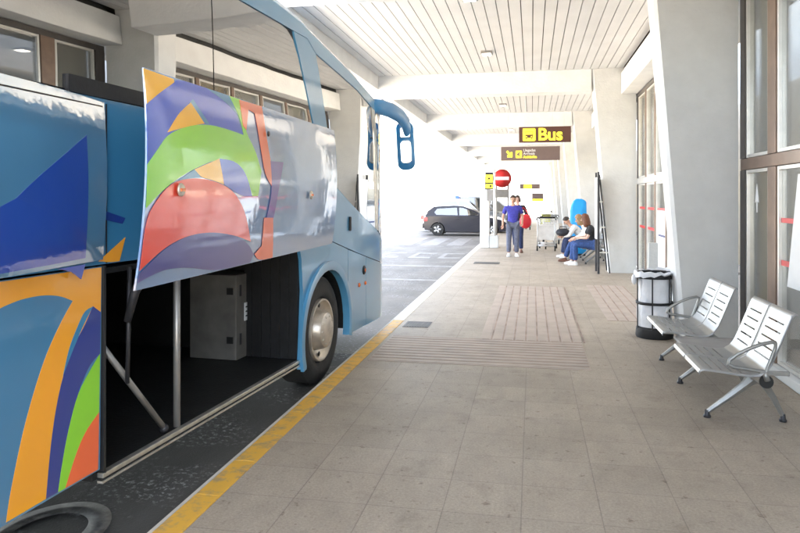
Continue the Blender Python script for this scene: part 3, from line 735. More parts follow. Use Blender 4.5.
# raised flap: flat panel parallel to the kerb
flap = None
fy, fz = 4.2, 1.75
def flapmap(y, z, off):
    t = (z - fz) / .5
    return Vector((off + .035 * (1 - t * t), y - fy, z - fz))
fzs = [1.27 + i * .08 for i in range(13)]
mb = MB()
y0, y1, y2, y3 = 2.707, 5.698, 5.759, 2.77
mb.poly([(2.707, 1.243), (5.698, 1.254), (5.759, 2.244), (2.77, 2.234)], flapmap, .010, M['flap_pale'], [3.0, 3.5, 4, 4.5, 5, 5.5], fzs, 0)
flap = mb.build('luggage_flap', None, bus, smooth_angle=30)
flap.rotation_euler = (0, 0, R(4))
FV = Vector((-1.70 - -1.97, fy - 6.2)); c4, s4 = math.cos(R(4)), math.sin(R(4))
flap.location = (c4 * FV.x - s4 * FV.y - .008, s4 * FV.x + c4 * FV.y, fz + .15)
fl = [
 ('v_yellow', [(2.762, 2.230), (3.026, 2.226), (3.026, 2.209), (2.885, 2.141), (2.765, 2.071)]),
 ('v_royal', [(2.755, 2.066), (2.885, 2.141), (3.026, 2.209), (3.06, 2.235), (3.425, 2.236), (3.63, 2.236), (3.712, 2.142), (3.787, 2.024), (3.577, 2.037), (3.331, 2.041), (3.114, 2.008), (2.921, 1.949), (2.833, 1.875), (2.740, 1.796)]),
 ('v_teal', [(3.155, 2.13), (3.197, 2.153), (3.354, 2.044), (3.294, 2.037)]),
 ('v_teal', [(3.36, 2.236), (3.65, 2.236), (3.74, 2.13), (3.60, 2.19)]),
 ('v_yellow', [(2.921, 1.958), (3.034, 2.06), (3.168, 2.132), (3.299, 2.04), (3.114, 2.005)]),
 ('v_green', [(2.742, 1.80), (2.833, 1.875), (2.921, 1.949), (3.114, 2.008), (3.331, 2.041), (3.577, 2.037), (3.787, 2.024), (3.752, 2.123), (3.641, 2.236), (3.787, 2.235), (3.81, 2.055), (3.951, 1.942), (4.034, 1.817), (3.982, 1.661), (3.888, 1.661), (3.799, 1.796), (3.657, 1.862), (3.45, 1.867), (3.155, 1.796), (2.903, 1.707), (2.735, 1.605)]),
 ('v_yellow', [(3.168, 1.794), (3.45, 1.865), (3.504, 1.724), (3.354, 1.747), (3.241, 1.755)]),
 ('v_teal', [(3.015, 1.738), (3.168, 1.794), (3.241, 1.755), (3.114, 1.747)]),
 ('v_royal', [(3.45, 1.865), (3.657, 1.862), (3.799, 1.796), (3.888, 1.661), (3.741, 1.661), (3.603, 1.695), (3.504, 1.724)]),
 ('v_red', [(2.732, 1.555), (2.815, 1.639), (2.903, 1.701), (3.015, 1.738), (3.241, 1.755), (3.504, 1.724), (3.657, 1.672), (3.799, 1.562), (3.907, 1.383), (3.684, 1.433), (3.377, 1.47), (3.114, 1.464), (2.903, 1.418), (2.718, 1.330)]),
 ('v_purple', [(2.715, 1.315), (2.903, 1.412), (3.114, 1.464), (3.377, 1.47), (3.684, 1.433), (3.858, 1.381), (3.97, 1.302), (3.935, 1.252), (3.50, 1.248), (3.331, 1.272), (3.114, 1.306), (2.921, 1.314), (2.782, 1.291), (2.713, 1.275)]),
 ('v_redo', [(3.769, 2.232), (4.114, 2.238), (4.142, 2.008), (4.254, 1.716), (4.219, 1.716), (4.087, 1.793), (4.034, 1.947), (3.982, 2.175), (3.888, 2.189), (3.828, 2.057), (3.787, 2.078)]),
 ('v_violet', [(4.183, 1.89), (4.419, 1.894), (4.313, 1.69), (4.254, 1.52), (4.128, 1.523), (4.211, 1.716)]),
 ('v_redo', [(4.087, 1.525), (4.24, 1.52), (4.298, 1.252), (4.06, 1.252), (3.982, 1.30), (4.087, 1.346)]),
]
art(fl, flapmap, 'arch_decal', flap, [3.0, 3.5, 4, 4.5], fzs, base=.0010)
for yy, zz in ((3.011, 1.689), (4.978, 1.673)):
    mb = MB(); mb.lathe([(-.004, .032), (.004, .032), (.008, .026), (.008, .0001)], flapmap(yy, zz, .016), 'X', 16, M['chrome'])
    mb.box(*[q for c, d in zip(flapmap(yy, zz, .026), (.004, .02, .008)) for q in (c - d, c + d)], M['amber'])
    mb.build('flap_latch', None, flap)
mb = MB(); mb.lathe([(0, .018), (.006, .016), (.006, .0001)], flapmap(4.146, 2.064, .016), 'X', 12, M['black']); mb.build('flap_lock', None, flap)

M['mirror_dim'] = mat('mirror_glass_dim', (0.35, 0.37, 0.40), 0.05, 1.0, var=0.01)
# small lamps on the front
for u, z, r in ((1.325, .98, .042), (1.145, .832, .02), (1.365, .828, .018)):
    mb = MB(); mb.lathe([(0, r * 1.25), (.008, r * 1.2), (.010, r), (.016, r * .8), (.018, .0001)], (0.0, u, z), 'X', 16, M['amber'] if r < .03 else M['black'])
    if r > .03: mb.lathe([(.016, r * .55), (.022, r * .4), (.023, .0001)], (0, u, z), 'X', 12, M['amber'])
    mb.build('side_marker_lamp', None, bus)
MB().box(.0, .022, .80, .835, 1.45, 1.60, M['black_rub'], bev=.008).build('door_handle', None, bus)

# wheels
def wheel(u, v, rad=.515):
    w = MB()
    w.lathe([(-.30, rad - .10), (-.30, rad - .02), (-.27, rad), (-.03, rad), (-.004, rad - .035), (.010, rad - .10), (.006, rad - .17), (-.01, rad - .20), (-.06, rad - .215)], (0, 0, 0), 'X', 48, M['tyre'])
    o = w.build('wheel', None, bus, loc=(v, u, rad + .0), smooth_angle=40)
    r = MB()
    r.lathe([(-.12, .30), (-.02, .308), (.012, .300), (.012, .285), (-.03, .262), (-.05, .20), (.02, .185), (.055, .165), (.070, .11), (.066, .0001)], (0, 0, 0), 'X', 40, M['chrome'])
    for k in range(10):
        a = 2 * math.pi * k / 10
        r.sphere((.058, .132 * math.cos(a), .132 * math.sin(a)), .016, M['chrome'], 8)
    for k in range(6):
        a = 2 * math.pi * (k + .5) / 6
        r.sphere((-.026, .237 * math.cos(a), .237 * math.sin(a)), .024, M['black'], 8, (.35, 1, 1))
    r.build('hub', None, o, smooth_angle=45)
wheel(.17, -.06); wheel(-6.3, -.06)
for u in (.17, -6.3):
    mb = MB(); a = arch(u if u < 0 else AX, AZ, .62, 196, -8, 20)
    mb.loft([[(-.032, p[0], p[1]) for p in a], [(-.62, p[0], p[1]) for p in a]], M['bay_black'], close=False, cap=False)
    mb.box(-.64, -.62, u - .62, u + .62, .42, 1.12, M['bay_black']); mb.build('wheel_well', None, bus)

# underbody, cabin floor, seats
MB().box(-2 * HW + .06, -.06, RE + .1, -3.1, .40, 1.42, M['bay_black']).build('chassis', None, bus)
MB().box(-2 * HW + .06, -.04, RE + .1, 1.0, 1.46, 1.52, M['interior']).build('cabin_floor', None, bus)
MB().box(-2 * HW + .10, -.70, 1.1, 2.5, .50, .95, M['bay_black']).build('driver_floor', None, bus)
mb = MB()
for v0 in (-.50, -2.46): mb.box(v0, v0 + .42, RE + .2, .2, 3.12, 3.16, M['interior'], bev=.02)
mb.build('luggage_rack', None, bus)
MB().box(-2 * HW + .12, -.12, RE + .1, -.8, 3.38, 3.40, M['interior']).build('cabin_ceiling', None, bus)
sp = empty('passenger_seat', (0, 0, 0)); sp.parent = bus
mb = MB(); mb.box(-.22, .22, -.25, .25, .38, .50, bev=.04); mb.build('seat_cushion', M['seat_cloth'], sp)
mb = MB(); mb.loft([[(x, yy - d * (1 - (x / .23) ** 2 * .3), zz) for x in (-.23, -.12, 0, .12, .23)] + [(x, yy - .13, zz) for x in (.23, 0, -.23)] for yy, zz, d in ((-.20, .48, -.0), (-.24, .75, .02), (-.30, 1.0, .0), (-.33, 1.12, 0))]); mb.build('seat_back', M['seat_cloth'], sp)
mb = MB(); mb.box(-.20, .20, -.47, -.31, 1.10, 1.24, bev=.04); mb.build('headrest', M['seat_red'], sp)
mb = MB(); mb.box(-.15, .15, -.2, .2, 0, .38, bev=.02); mb.build('seat_base', M['interior'], sp)
first = True
for i in range(8):
    for v in (-.32, -.80, -1.75, -2.22):
        s = sp if first else copy_tree(sp, bus); first = False
        s.location = (v, .05 - i * .82, 1.52)
s = copy_tree(sp, bus); s.location = (-1.95, 1.55, .95)
s = copy_tree(sp, bus); s.location = (-.45, .95, 1.25)
MB().box(-2 * HW + .3, -.35, 2.15, 2.6, .95, 1.16, M['black_rub'], bev=.05).build('dashboard', None, bus)

# mirror: arm from the roof corner, housing hanging in front of the corner
# (position from the silhouette, about 0.2 m outboard of the side)
mir = MB()
pts = [(-.10, 1.70, 2.915), (.02, 1.87, 2.91), (.11, 2.06, 2.885), (.175, 2.24, 2.84), (.215, 2.38, 2.765), (.225, 2.46, 2.66)]
rings = []
for i, p in enumerate(pts):
    w = (.08, .11, .12, .11, .10, .09)[i]; h = (.08, .095, .09, .085, .08, .07)[i]
    rings.append([(p[0] + w * math.cos(a) * .55, p[1] + w * math.sin(a) * .35, p[2] + h * math.sin(a + .3)) for a in [2 * math.pi * k / 12 for k in range(12)]])
mir.loft(rings, M['mirror_blue'])
mo = mir.build('mirror_arm', None, bus, smooth_angle=60)
# housing as rounded plate facing back (-y)
def rrect(cx, cz, hw, hh, r, n=6):
    q = []
    for (sx, sz, a0) in ((1, 1, 0), (-1, 1, 90), (-1, -1, 180), (1, -1, 270)):
        for i in range(n + 1):
            a = R(a0 + 90 * i / n); q.append((cx + sx * (hw - r) + r * math.cos(a), cz + sz * (hh - r) + r * math.sin(a)))
    return q
def plate(mb, cx, cz, hw, hh, r, y0, y1, m, grow=0.0, taper=.6):
    mb.loft([[(x, y0, z) for x, z in rrect(cx, cz, hw - .012, hh - .012, r)], [(x, y0 + .015, z) for x, z in rrect(cx, cz, hw, hh, r)],
             [(x, (y0 + y1) / 2, z) for x, z in rrect(cx, cz, hw * .97, hh * .98, r * .97)], [(x, y1, z) for x, z in rrect(cx, cz, hw * taper, hh * .85, r * taper)]], m)
h = MB(); plate(h, 0, 0, .115, .315, .09, 0, .16, M['mirror_blue']); ho = h.build('mirror_housing', None, mo, loc=(.195, 2.44, 2.475), smooth_angle=60)
ho.rotation_euler = (0, R(-3), R(6))
g = MB(); plate(g, .005, .17, .072, .072, .02, -.006, .004, M['mirror_dim']); g.build('wide_angle_mirror', None, ho)
g = MB(); plate(g, .005, -.08, .075, .15, .05, -.006, .004, M['mirror']); g.build('main_mirror', None, ho)

# ------------------------------------------------------------------ beam seating
def make_bench():
    t = empty('waiting_bench', (1.5, 6.28, 0), label='empty silver four seat bench with a middle table, in front of the nearest big pillar', cat='bench', group='silver beam benches')
    ox, oy = 1.5, 6.28
    B = lambda mb, n, m=None, p=t, sm=None: mb.build(n, m, p, loc=(-ox, -oy, 0) if p is t else None, smooth_angle=sm)
    mb = MB(); mb.box(1.585, 1.665, 5.22, 7.42, .325, .385, M['bench_cast'], bev=.008)
    bo = B(mb, 'beam')
    for yy in (5.205, 7.42):
        c = MB(); c.lathe([(0, .046), (.02, .046), (.022, .040), (.022, .0001)], (1.625 - ox, yy - (.005 if yy < 6 else 0) - oy, .352), 'Y', 20, M['black'])
        B(c, 'end_cap', None, t).location = (0, 0, 0)
    for yy in (5.47, 6.42, 7.30):
        mb = MB()
        mb.tube([(1.30, yy, .045), (1.45, yy, .165), (1.555, yy, .255), (1.625, yy, .325)], [.017, .024, .031, .05], M['bench_cast'], 6)
        mb.tube([(1.815, yy, .045), (1.755, yy, .17), (1.69, yy, .275), (1.625, yy, .33)], [.017, .024, .031, .05], M['bench_cast'], 6)
        mb.box(1.585, 1.67, yy - .05, yy + .05, .30, .40, M['bench_cast'], bev=.02)
        for xx in (1.295, 1.82):
            mb.lathe([(0, .026), (.012, .028), (.02, .020), (.055, .016)], (xx, yy, 0), 'Z', 12, M['steel_dark'])
        B(mb, 'leg', None, t, 50)
    # seat profile (x,z) front to top of back
    pr = [(1.165, .405), (1.172, .428), (1.20, .437), (1.30, .428), (1.42, .412), (1.50, .405), (1.56, .412), (1.605, .440), (1.64, .49), (1.675, .57), (1.71, .66), (1.745, .75), (1.775, .825), (1.795, .850), (1.812, .842)]
    # resample with arc length
    def samp(pr, n):
        L = [0]
        for a, b in zip(pr, pr[1:]): L.append(L[-1] + math.hypot(b[0] - a[0], b[1] - a[1]))
        q = []
        for i in range(n + 1):
            d = L[-1] * i / n
            for k in range(len(pr) - 1):
                if d <= L[k + 1] + 1e-9:
                    f = (d - L[k]) / (L[k + 1] - L[k]); q.append((pr[k][0] + (pr[k + 1][0] - pr[k][0]) * f, pr[k][1] + (pr[k + 1][1] - pr[k][1]) * f)); break
        return q, L[-1]
    q, Ltot = samp(pr, 70)
    # rows that carry slots: index pairs along the profile
    seat_rows = [8, 13, 18, 23]; back_rows = [40, 45, 50, 55, 60]
    slots = {i for i in seat_rows + back_rows} 
    for (a, b) in ((5.15, 5.630), (5.640, 6.05), (6.548, 6.978), (6.988, 7.41)):
        bm = bmesh.new(); w = b - a
        cols = [0, .012, .10, .16, .5, .84, .90, .988, 1.0]
        G = []
        for i, (x, z) in enumerate(q):
            row = []
            for cidx, f in enumerate(cols):
                dz = -.012 if cidx in (0, len(cols) - 1) else 0
                edge = .0
                row.append(bm.verts.new((x - ox, a + w * f - oy, z + dz)))
            G.append(row)
        for i in range(len(q) - 1):
            for k in range(len(cols) - 1):
                hole = i in slots and ((3 <= k <= 4) if i in back_rows else (2 <= k <= 5))
                if hole: continue
                f = bm.faces.new((G[i][k], G[i][k + 1], G[i + 1][k + 1], G[i + 1][k])); f.smooth = True
        bmesh.ops.recalc_face_normals(bm, faces=bm.faces[:])
        r = bmesh.ops.solidify(bm, geom=bm.faces[:], thickness=.006)
        mb = MB(); mb.bm.free(); mb.bm = bm
        s = mb.build('seat', M['bench_sheet'], t, smooth_angle=40)
        # cross bracket below the seat
        MB().box(1.22 - ox, 1.62 - ox, (a + b) / 2 - .02 - oy, (a + b) / 2 + .02 - oy, .375, .398, M['bench_cast']).build('seat_bracket', None, s)
    mb = MB(); mb.box(1.26, 1.80, 6.06, 6.54, .372, .398, M['grey_paint'], bev=.010); B(mb, 'side_table')
    for yy in (5.165, 7.395):
        mb = MB()
        mb.tube([(1.60, yy, .43), (1.48, yy, .447), (1.40, yy, .455), (1.365, yy, .475), (1.372, yy, .505), (1.42, yy, .545), (1.50, yy, .590), (1.58, yy, .625), (1.65, yy, .642), (1.672, yy, .632), (1.668, yy, .60), (1.64, yy, .52), (1.61, yy, .44)], .0135, M['bench_cast'], 8)
        B(mb, 'armrest', None, t, 60)
    for yy in (5.165, 7.395):
        mb = MB(); mb.tube([(1.60, yy, .43), (1.62, yy, .37)], .02, M['bench_cast']); mb.box(1.57, 1.76, yy - .012, yy + .012, .41, .44, M['bench_cast'], bev=.005)
        B(mb, 'arm_bracket')
    return t
bench = make_bench()
b2 = copy_tree(bench); b2.location = (1.52, 18.35, 0)
b2['label'] = 'silver bench with seated travellers on it, beside the blue board bag'

# ------------------------------------------------------------------ bin
t = empty('trash_bin', (1.43, 8.52, 0), label='hoop trash bin holding a white plastic bag, with black base and rim', cat='trash bin')
mb = MB(); mb.lathe([(0, .205), (.02, .215), (.11, .210), (.125, .195), (.125, .0001)], (0, 0, 0), 'Z', 28, M['black_rub']); mb.build('base', None, t, smooth_angle=40)
mb = MB()
mb.lathe([(.70, .212), (.765, .215), (.775, .205), (.765, .185), (.70, .19), (.70, .212)], (0, 0, 0), 'Z', 32, M['black_rub']); mb.build('rim', None, t, smooth_angle=40)
mb = MB()
for k in range(6):
    a = 2 * math.pi * k / 6 + .25; mb.box(.205 * math.cos(a) - .007, .205 * math.cos(a) + .007, .205 * math.sin(a) - .007, .205 * math.sin(a) + .007, .10, .72, M['black_rub'])
mb.lathe([(.395, .212), (.425, .212), (.425, .200), (.395, .200), (.395, .212)], (0, 0, 0), 'Z', 32, M['black_rub']); mb.build('frame', None, t)
mb = MB(); rings = []
for i in range(13):
    z = .13 + i * .05; n = 36
    rr = .188 + .010 * math.sin(i * .55)
    rings.append([((rr + .012 * noise.noise(Vector((math.cos(2 * math.pi * k / n) * 2, math.sin(2 * math.pi * k / n) * 2, z * 3)))) * math.cos(2 * math.pi * k / n), (rr + .012 * noise.noise(Vector((k * .4, 3, z * 4)))) * math.sin(2 * math.pi * k / n), z) for k in range(n)])
mb.loft(rings, M['bag_plastic'], cap=False)
rings = []
for z, rr in ((.73, .185), (.785, .212), (.775, .226), (.745, .228), (.715, .232)):
    rings.append([((rr + .010 * math.sin(k * 1.7) * (1 if z < .75 else .3)) * math.cos(2 * math.pi * k / 36), (rr + .01 * math.sin(k * 1.3)) * math.sin(2 * math.pi * k / 36), z + (.10 * (0.5 + .5 * math.cos(2 * math.pi * k / 36 - .5)) if z < .74 and z != .73 else 0) + .01 * math.sin(k * 2.1)) for k in range(36)])
mb.loft(rings, M['bag_plastic'], cap=False)
mb.sphere((-.235, -.03, .68), .05, M['bag_plastic'], 10, (.6, .9, 1.3))
mb.build('plastic_bag', None, t, norm=True)
t = empty('grey_stand', (1.47, 8.95, 0), label='narrow grey metal stand directly behind the trash bin', cat='stand')
MB().box(-.13, .13, -.10, .10, 0, .03, M['grey_paint'], bev=.006).build('foot', None, t)
mb = MB(); mb.loft([[(-.06, -.03, .03), (.07, -.03, .03), (.07, .03, .03), (-.06, .03, .03)], [(-.035, -.03, 1.09), (.07, -.03, 1.09), (.07, .03, 1.09), (-.035, .03, 1.09)]], M['grey_conc'], smooth=False); mb.build('plate', None, t)

# ------------------------------------------------------------------ hanging signs
def hang_sign(name, x0, x1, y, z0, z1, m, label, top=4.02):
    t = empty(name, ((x0 + x1) / 2, y, z0), label=label, cat='sign', group='brown hanging signs')
    w = (x1 - x0) / 2; h = z1 - z0
    MB().box(-w, w, 0, .12, 0, h, M[m], bev=.008).build('sign_box', None, t)
    for sx in (-.75, .75):
        MB().tube([(w * sx, .06, h), (w * sx, .06, 4.50 - z0)], .006, M['white_paint'], 6).build('hanger', None, t)
    return t, w, h
t, w, h = hang_sign('bus_sign', -.335, .985, 18, 3.095, 3.50, 'sign_brown', 'dark brown hanging sign reading Bus in big yellow letters')
mb = MB(); add_text(mb, 'Bus', .44, M['sign_yellow'], -.18, -.006, .055, bold=.008); mb.build('lettering', None, t)
mb = MB(); plate(mb, -.40, .20, .165, .165, .03, -.008, .004, M['sign_yellow'], taper=.97); pc = mb.build('pictogram', None, t)
mb = MB()
for r_, q in ((0, (-.50, -.30, .115, .285)),):
    mb.box(q[0], q[1], -.014, -.006, q[2], q[3], M['sign_brown'], bev=.004)
for x_ in (-.485, -.355): mb.box(x_, x_ + .04, -.0145, -.006, .09, .116, M['sign_brown'])
mb.box(-.485, -.315, -.018, -.012, .205, .265, M['sign_yellow'])
for x_ in (-.475, -.35): mb.box(x_, x_ + .025, -.018, -.012, .135, .16, M['sign_yellow'])
mb.build('bus_symbol', None, pc)
t, w, h = hang_sign('direction_sign', -.975, .866, 22, 2.85, 3.285, 'sign_taupe', 'wide taupe hanging sign with yellow arrow and small writing, below the Bus sign')
mb = MB()
sh = lambda u, z, off: Vector((u, -off - .002, z))
mb.poly([(-.76, .27), (-.66, .17), (-.72, .17), (-.72, .10), (-.56, .10), (-.56, .26), (-.62, .26), (-.62, .21), (-.71, .315)], sh, .004, M['sign_yellow'], off=.004)
mb.build('arrow', None, t)
mb = MB(); plate(mb, -.36, .19, .10, .115, .02, -.008, .004, M['sign_yellow'], taper=.97); pc = mb.build('pictogram', None, t)
mb = MB(); mb.poly([(-.42, .15), (-.37, .15), (-.33, .11), (-.30, .13), (-.34, .20), (-.31, .26), (-.35, .28), (-.39, .22), (-.42, .23)], sh, .004, M['sign_taupe'], off=.012); mb.build('symbol', None, pc)
mb = MB()
for i, (s, m) in enumerate((('Llegadas', 'sign_white'), ('Arrivals', 'sign_white'), ('Ankünfte', 'sign_yellow'))):
    add_text(mb, s, .115, M[m], -.22, -.004, .28 - i * .105, bold=.001)
mb.build('lettering', None, t)
t, w, h = hang_sign('direction_sign', -.72, .475, 42, 2.195, 2.50, 'sign_taupe', 'small distant brown hanging sign with a yellow mark, upper of the two far signs')
mb = MB(); mb.box(-.38, .1, -.006, .002, .06, .24, M['sign_yellow']); mb.build('yellow_panel', None, t)
t, w, h = hang_sign('direction_sign', 0.0, .70, 44, 1.42, 1.95, 'sign_taupe', 'small distant square brown sign, lower right of the two far signs')
mb = MB(); mb.box(-.3, .3, -.006, .002, .05, .17, M['sign_yellow']); mb.build('yellow_panel', None, t)

# ------------------------------------------------------------------ totem, bus stop sign, no entry sign
t = empty('kerb_bollard_column', (-1.42, 22.8, 0), label='stout white column with grey plinth at the kerb beside the walking man', cat='column')
MB().box(-.27, .03, -.22, .22, 0, 2.35, M['white_paint'], bev=.03).build('shaft', None, t)
MB().box(.035, .33, -.20, .22, 0, .40, M['grey_conc'], bev=.02).build('plinth', None, t)
t = empty('bus_stop_sign', (-1.21, 22.45, 0), label='yellow and black bus stop sign on a thin pole by the white column', cat='sign')
MB().tube([(0, 0, 0.40), (0, 0, 2.62)], .035, M['white_paint']).build('pole', None, t)
mb = MB(); mb.box(-.30, -.04, -.05, .05, 1.93, 2.50, M['black'], bev=.01); so = mb.build('sign_box', None, t)
mb = MB(); mb.box(-.275, -.06, -.056, -.049, 2.16, 2.41, M['sign_yellow']); mb.box(-.275, -.06, -.056, -.049, 1.97, 2.10, M['sign_yellow']); mb.build('yellow_panel', None, so)
mb = MB(); mb.box(-.21, -.13, -.062, -.055, 2.25, 2.32, M['black'], bev=.003); mb.box(-.15, -.09, -.062, -.055, 1.99, 2.08, M['black']); mb.build('bus_symbol', None, so)
mb = MB(); mb.box(-.24, -.04, -.03, .03, 1.56, 1.925, M['grey_paint'], bev=.006); mb.build('timetable_plate', None, t)
t = empty('no_entry_sign', (-1.0, 23.5, 0), label='round red no entry sign with white bar on a two post frame', cat='traffic sign')
mb = MB(); mb.lathe([(-.012, .245), (-.012, .31), (0, .315), (.012, .31), (.012, .245), (.012, .0001)], (0, 0, 2.32), 'Y', 40, M['noentry_red'])
mb.lathe([(-.012, .31), (-.013, .0001)], (0, 0, 2.32), 'Y', 40, M['noentry_red']); mb.build('disc', None, t)
MB().box(-.225, .225, -.021, -.012, 2.265, 2.375, M['white_vinyl'], bev=.003).build('white_bar', None, t)
for sx in (-.20, .20): MB().tube([(sx, .05, 0), (sx, .05, 2.3)], .03, M['steel_rod']).build('post', None, t)
MB().box(-.23, .23, .0, .02, 1.66, 1.95, M['grey_paint'], bev=.004).build('lower_plate', None, t)
MB().box(-.2, .2, .03, .07, 1.15, 1.19, M['steel_rod']).build('crossbar', None, t)

# steel stand leaning by second pillar (seen edge-on)
t = empty('display_stand', (1.42, 15.35, 0), label='dark steel folding display stand seen edge-on against the second pillar', cat='stand')
for yy in (-.0, .55):
    MB().box(-.022, .022, yy - .03, yy + .03, 0, 2.22, M['steel_dark'], bev=.004).build('upright', None, t)
    MB().tube([(.02, yy, 2.15), (.235, yy, .02)], .016, M['steel_dark']).build('brace', None, t)
for zz in (.45, 1.0, 1.55, 2.05): MB().box(.0, .03 + (2.15 - zz) * .1, -.015, .015, zz, zz + .03, M['alu']).build('rung', None, t)
MB().box(-.032, -.024, .03, .52, .75, 2.1, M['white_vinyl']).build('panel', None, t)

# ------------------------------------------------------------------ people
def skin(verts, edges, m, name, parent, sub=1, extra=None, mats=None):
    """verts: (x,y,z,rx,ry)"""
    me = bpy.data.meshes.new(name)
    me.from_pydata([v[:3] for v in verts], edges, [])
    o = bpy.data.objects.new(name, me); COL.objects.link(o)
    md = o.modifiers.new('s', 'SKIN')
    md.branch_smoothing = .3
    for i, v in enumerate(verts):
        sv = me.skin_vertices[0].data[i]; sv.radius = (v[3], v[4] if len(v) > 4 else v[3]); sv.use_root = (i == 0)
    sd = o.modifiers.new('d', 'SUBSURF'); sd.levels = sub; sd.render_levels = sub
    dg = bpy.context.evaluated_depsgraph_get()
    m2 = bpy.data.meshes.new_from_object(o.evaluated_get(dg))
    bpy.data.objects.remove(o)
    mb = MB(); mb.bm.from_mesh(m2); bpy.data.meshes.remove(m2)
    mb.mi(m)
    for f in mb.bm.faces: f.smooth = True; f.material_index = 0
    if extra: extra(mb)
    return mb.build(name, m, parent, norm=False)

def V(*a): return Vector(a)
def person(label, loc, rz, J, skin_m, hair_m, hair, top_m, leg_m, shoe_m, sleeve, group=None, hairlen=.0):
    """J: joints in local space, facing -y"""
    t = empty('person', loc, rz, label, 'person', group)
    pel, chest, neck, head = V(*J['pelvis']), V(*J['chest']), V(*J['neck']), V(*J['head'])
    mid = (pel + chest) / 2 + V(0, .015, 0)
    vs = []; es = []
    def add(p, r, ry=None, prev=None):
        vs.append((p[0], p[1], p[2], r, ry or r))
        if prev is not None: es.append((prev, len(vs) - 1))
        return len(vs) - 1
    a0 = add(pel, .125, .105); a1 = add(mid, .12, .095, a0); a2 = add(chest, .14, .10, a1)
    a3 = add(neck, .056, .056, a2)
    hd = (head - neck).normalized()
    a4 = add(neck + hd * .07, .054, .058, a3); a5 = add(head - hd * .03, .070, .083, a4); a6 = add(head + hd * .05, .076, .092, a5); a7 = add(head + hd * .105, .05, .06, a6)
    wr = []
    for s in 'LR':
        sh, el, wv = V(*J['sh' + s]), V(*J['el' + s]), V(*J['wr' + s])
        i = add(sh, .056, None, a2); i = add((sh + el) / 2, .046, None, i); i = add(el, .038, None, i); i = add(el.lerp(wv, .35), .037, None, i); i = add(wv, .025, .03, i)
        d = (wv - el).normalized(); pm = wv + d * .05
        add(pm, .022, .036, i); wr.append((wv, d))
        hp, kn, an = V(*J['hp' + s]), V(*J['kn' + s]), V(*J['an' + s])
        i = add(hp, .088, None, a0); i = add(hp.lerp(kn, .5), .076, None, i); i = add(kn, .056, None, i); i = add(kn.lerp(an, .35), .055, None, i); i = add(an, .036, None, i)
    f = V(*J['face']).normalized(); side_ = f.cross(V(0, 0, 1)).normalized(); up = side_.cross(f).normalized()
    if up.z < 0: up = -up
    c = head + hd * .02
    def extra(mb):
        mb.tube([c + f * .082 + up * .012, c + f * .106 - up * .022, c + f * .084 - up * .034], [.010, .016, .010], skin_m, 6)
        for s in (-1, 1):
            mb.sphere(c + f * .078 + side_ * .032 * s + up * .014, .011, M['eye'], 8)
            mb.sphere(c + side_ * .079 * s - up * .005, .026, skin_m, 8, (.5, .7, 1.2))
        mb.tube([c + f * .083 + side_ * -.022 - up * .058, c + f * .09 - up * .058, c + f * .083 + side_ * .022 - up * .058], .006, M['lip'], 6)
        for (wv, d) in wr:                          # fingers and thumb
            q = d.orthogonal().normalized(); e = d.cross(q).normalized()
            # spread across the wider palm axis
            for k, ln in enumerate((.070, .080, .076, .060)):
                b0 = wv + d * .075 + e * (k - 1.5) * .018
                mb.tube([b0 - d * .02, b0 + d * ln * .45 + q * .006, b0 + d * ln * .8 + q * .022, b0 + d * ln + q * .040], [.010, .0095, .0088, .007], skin_m, 6)
            b0 = wv + d * .03 + e * .030
            mb.tube([b0 - e * .012, b0 + e * .022 + d * .025 + q * .01, b0 + e * .024 + d * .055 + q * .024], [.012, .011, .008], skin_m, 6)
    skin(vs, es, skin_m, 'body', t, 2, extra)
    # shirt
    vs = []; es = []
    ab = add(pel + V(0, 0, -.07), .160, .135); a0 = add(pel + V(0, 0, .02), .165, .135, ab); a1 = add(mid, .160, .132, a0); a2 = add(chest, .172, .130, a1); a3 = add(neck - hd * .03, .075, .072, a2)
    for s in 'LR':
        sh, el, wv = V(*J['sh' + s]), V(*J['el' + s]), V(*J['wr' + s])
        i = add(sh, .078, None, a2)
        if sleeve == 'short': add(sh.lerp(el, .45), .070, None, i); add(sh.lerp(el, .75), .066, None, len(vs) - 1)
        else: i = add(sh.lerp(el, .5), .066, None, i); i = add(el, .056, None, i); add(el.lerp(wv, .88), .044, None, i)
    skin(vs, es, top_m, 'shirt', t, 2)
    vs = []; es = []
    a0 = add(pel + V(0, 0, -.01), .145, .128)
    for s in 'LR':
        hp, kn, an = V(*J['hp' + s]), V(*J['kn' + s]), V(*J['an' + s])
        i = add(hp, .108, None, a0); i = add(hp.lerp(kn, .5), .096, None, i); i = add(kn, .078, None, i); i = add(kn.lerp(an, .5), .072, None, i); add(kn.lerp(an, .95), .066, None, i)
    skin(vs, es, leg_m, 'trousers', t, 2)
    for s in 'LR':
        an, to = V(*J['an' + s]), V(*J['to' + s])
        d = (to - an); heel = an - d * .28; heel.z = min(an.z, to.z) - .0 if False else an.z - .045
        mb = MB(); ax = V(d.x, d.y, 0).normalized(); pp = V(-ax.y, ax.x, 0)
        secs = []
        L = d.length
        for u, wd, hh in ((-.32, .03, .05), (-.22, .042, .085), (.1, .043, .10), (.45, .047, .07), (.8, .046, .055), (1.0, .032, .04)):
            p = V(an.x, an.y, 0) + ax * L * u; z0 = an.z - .085 + (to.z - an.z + .045) * max(0, u)
            secs.append([p + pp * wd * cx + V(0, 0, z0 + hh * cz) for cx, cz in ((-1, 0), (1, 0), (1, .5), (.5, 1), (-.5, 1), (-1, .5))])
        mb.loft(secs, shoe_m); mb.build('shoe', None, t, smooth_angle=60)
    # hair: cap around skull plus fall
    mb = MB(); n = 16; rings = []
    back = -f
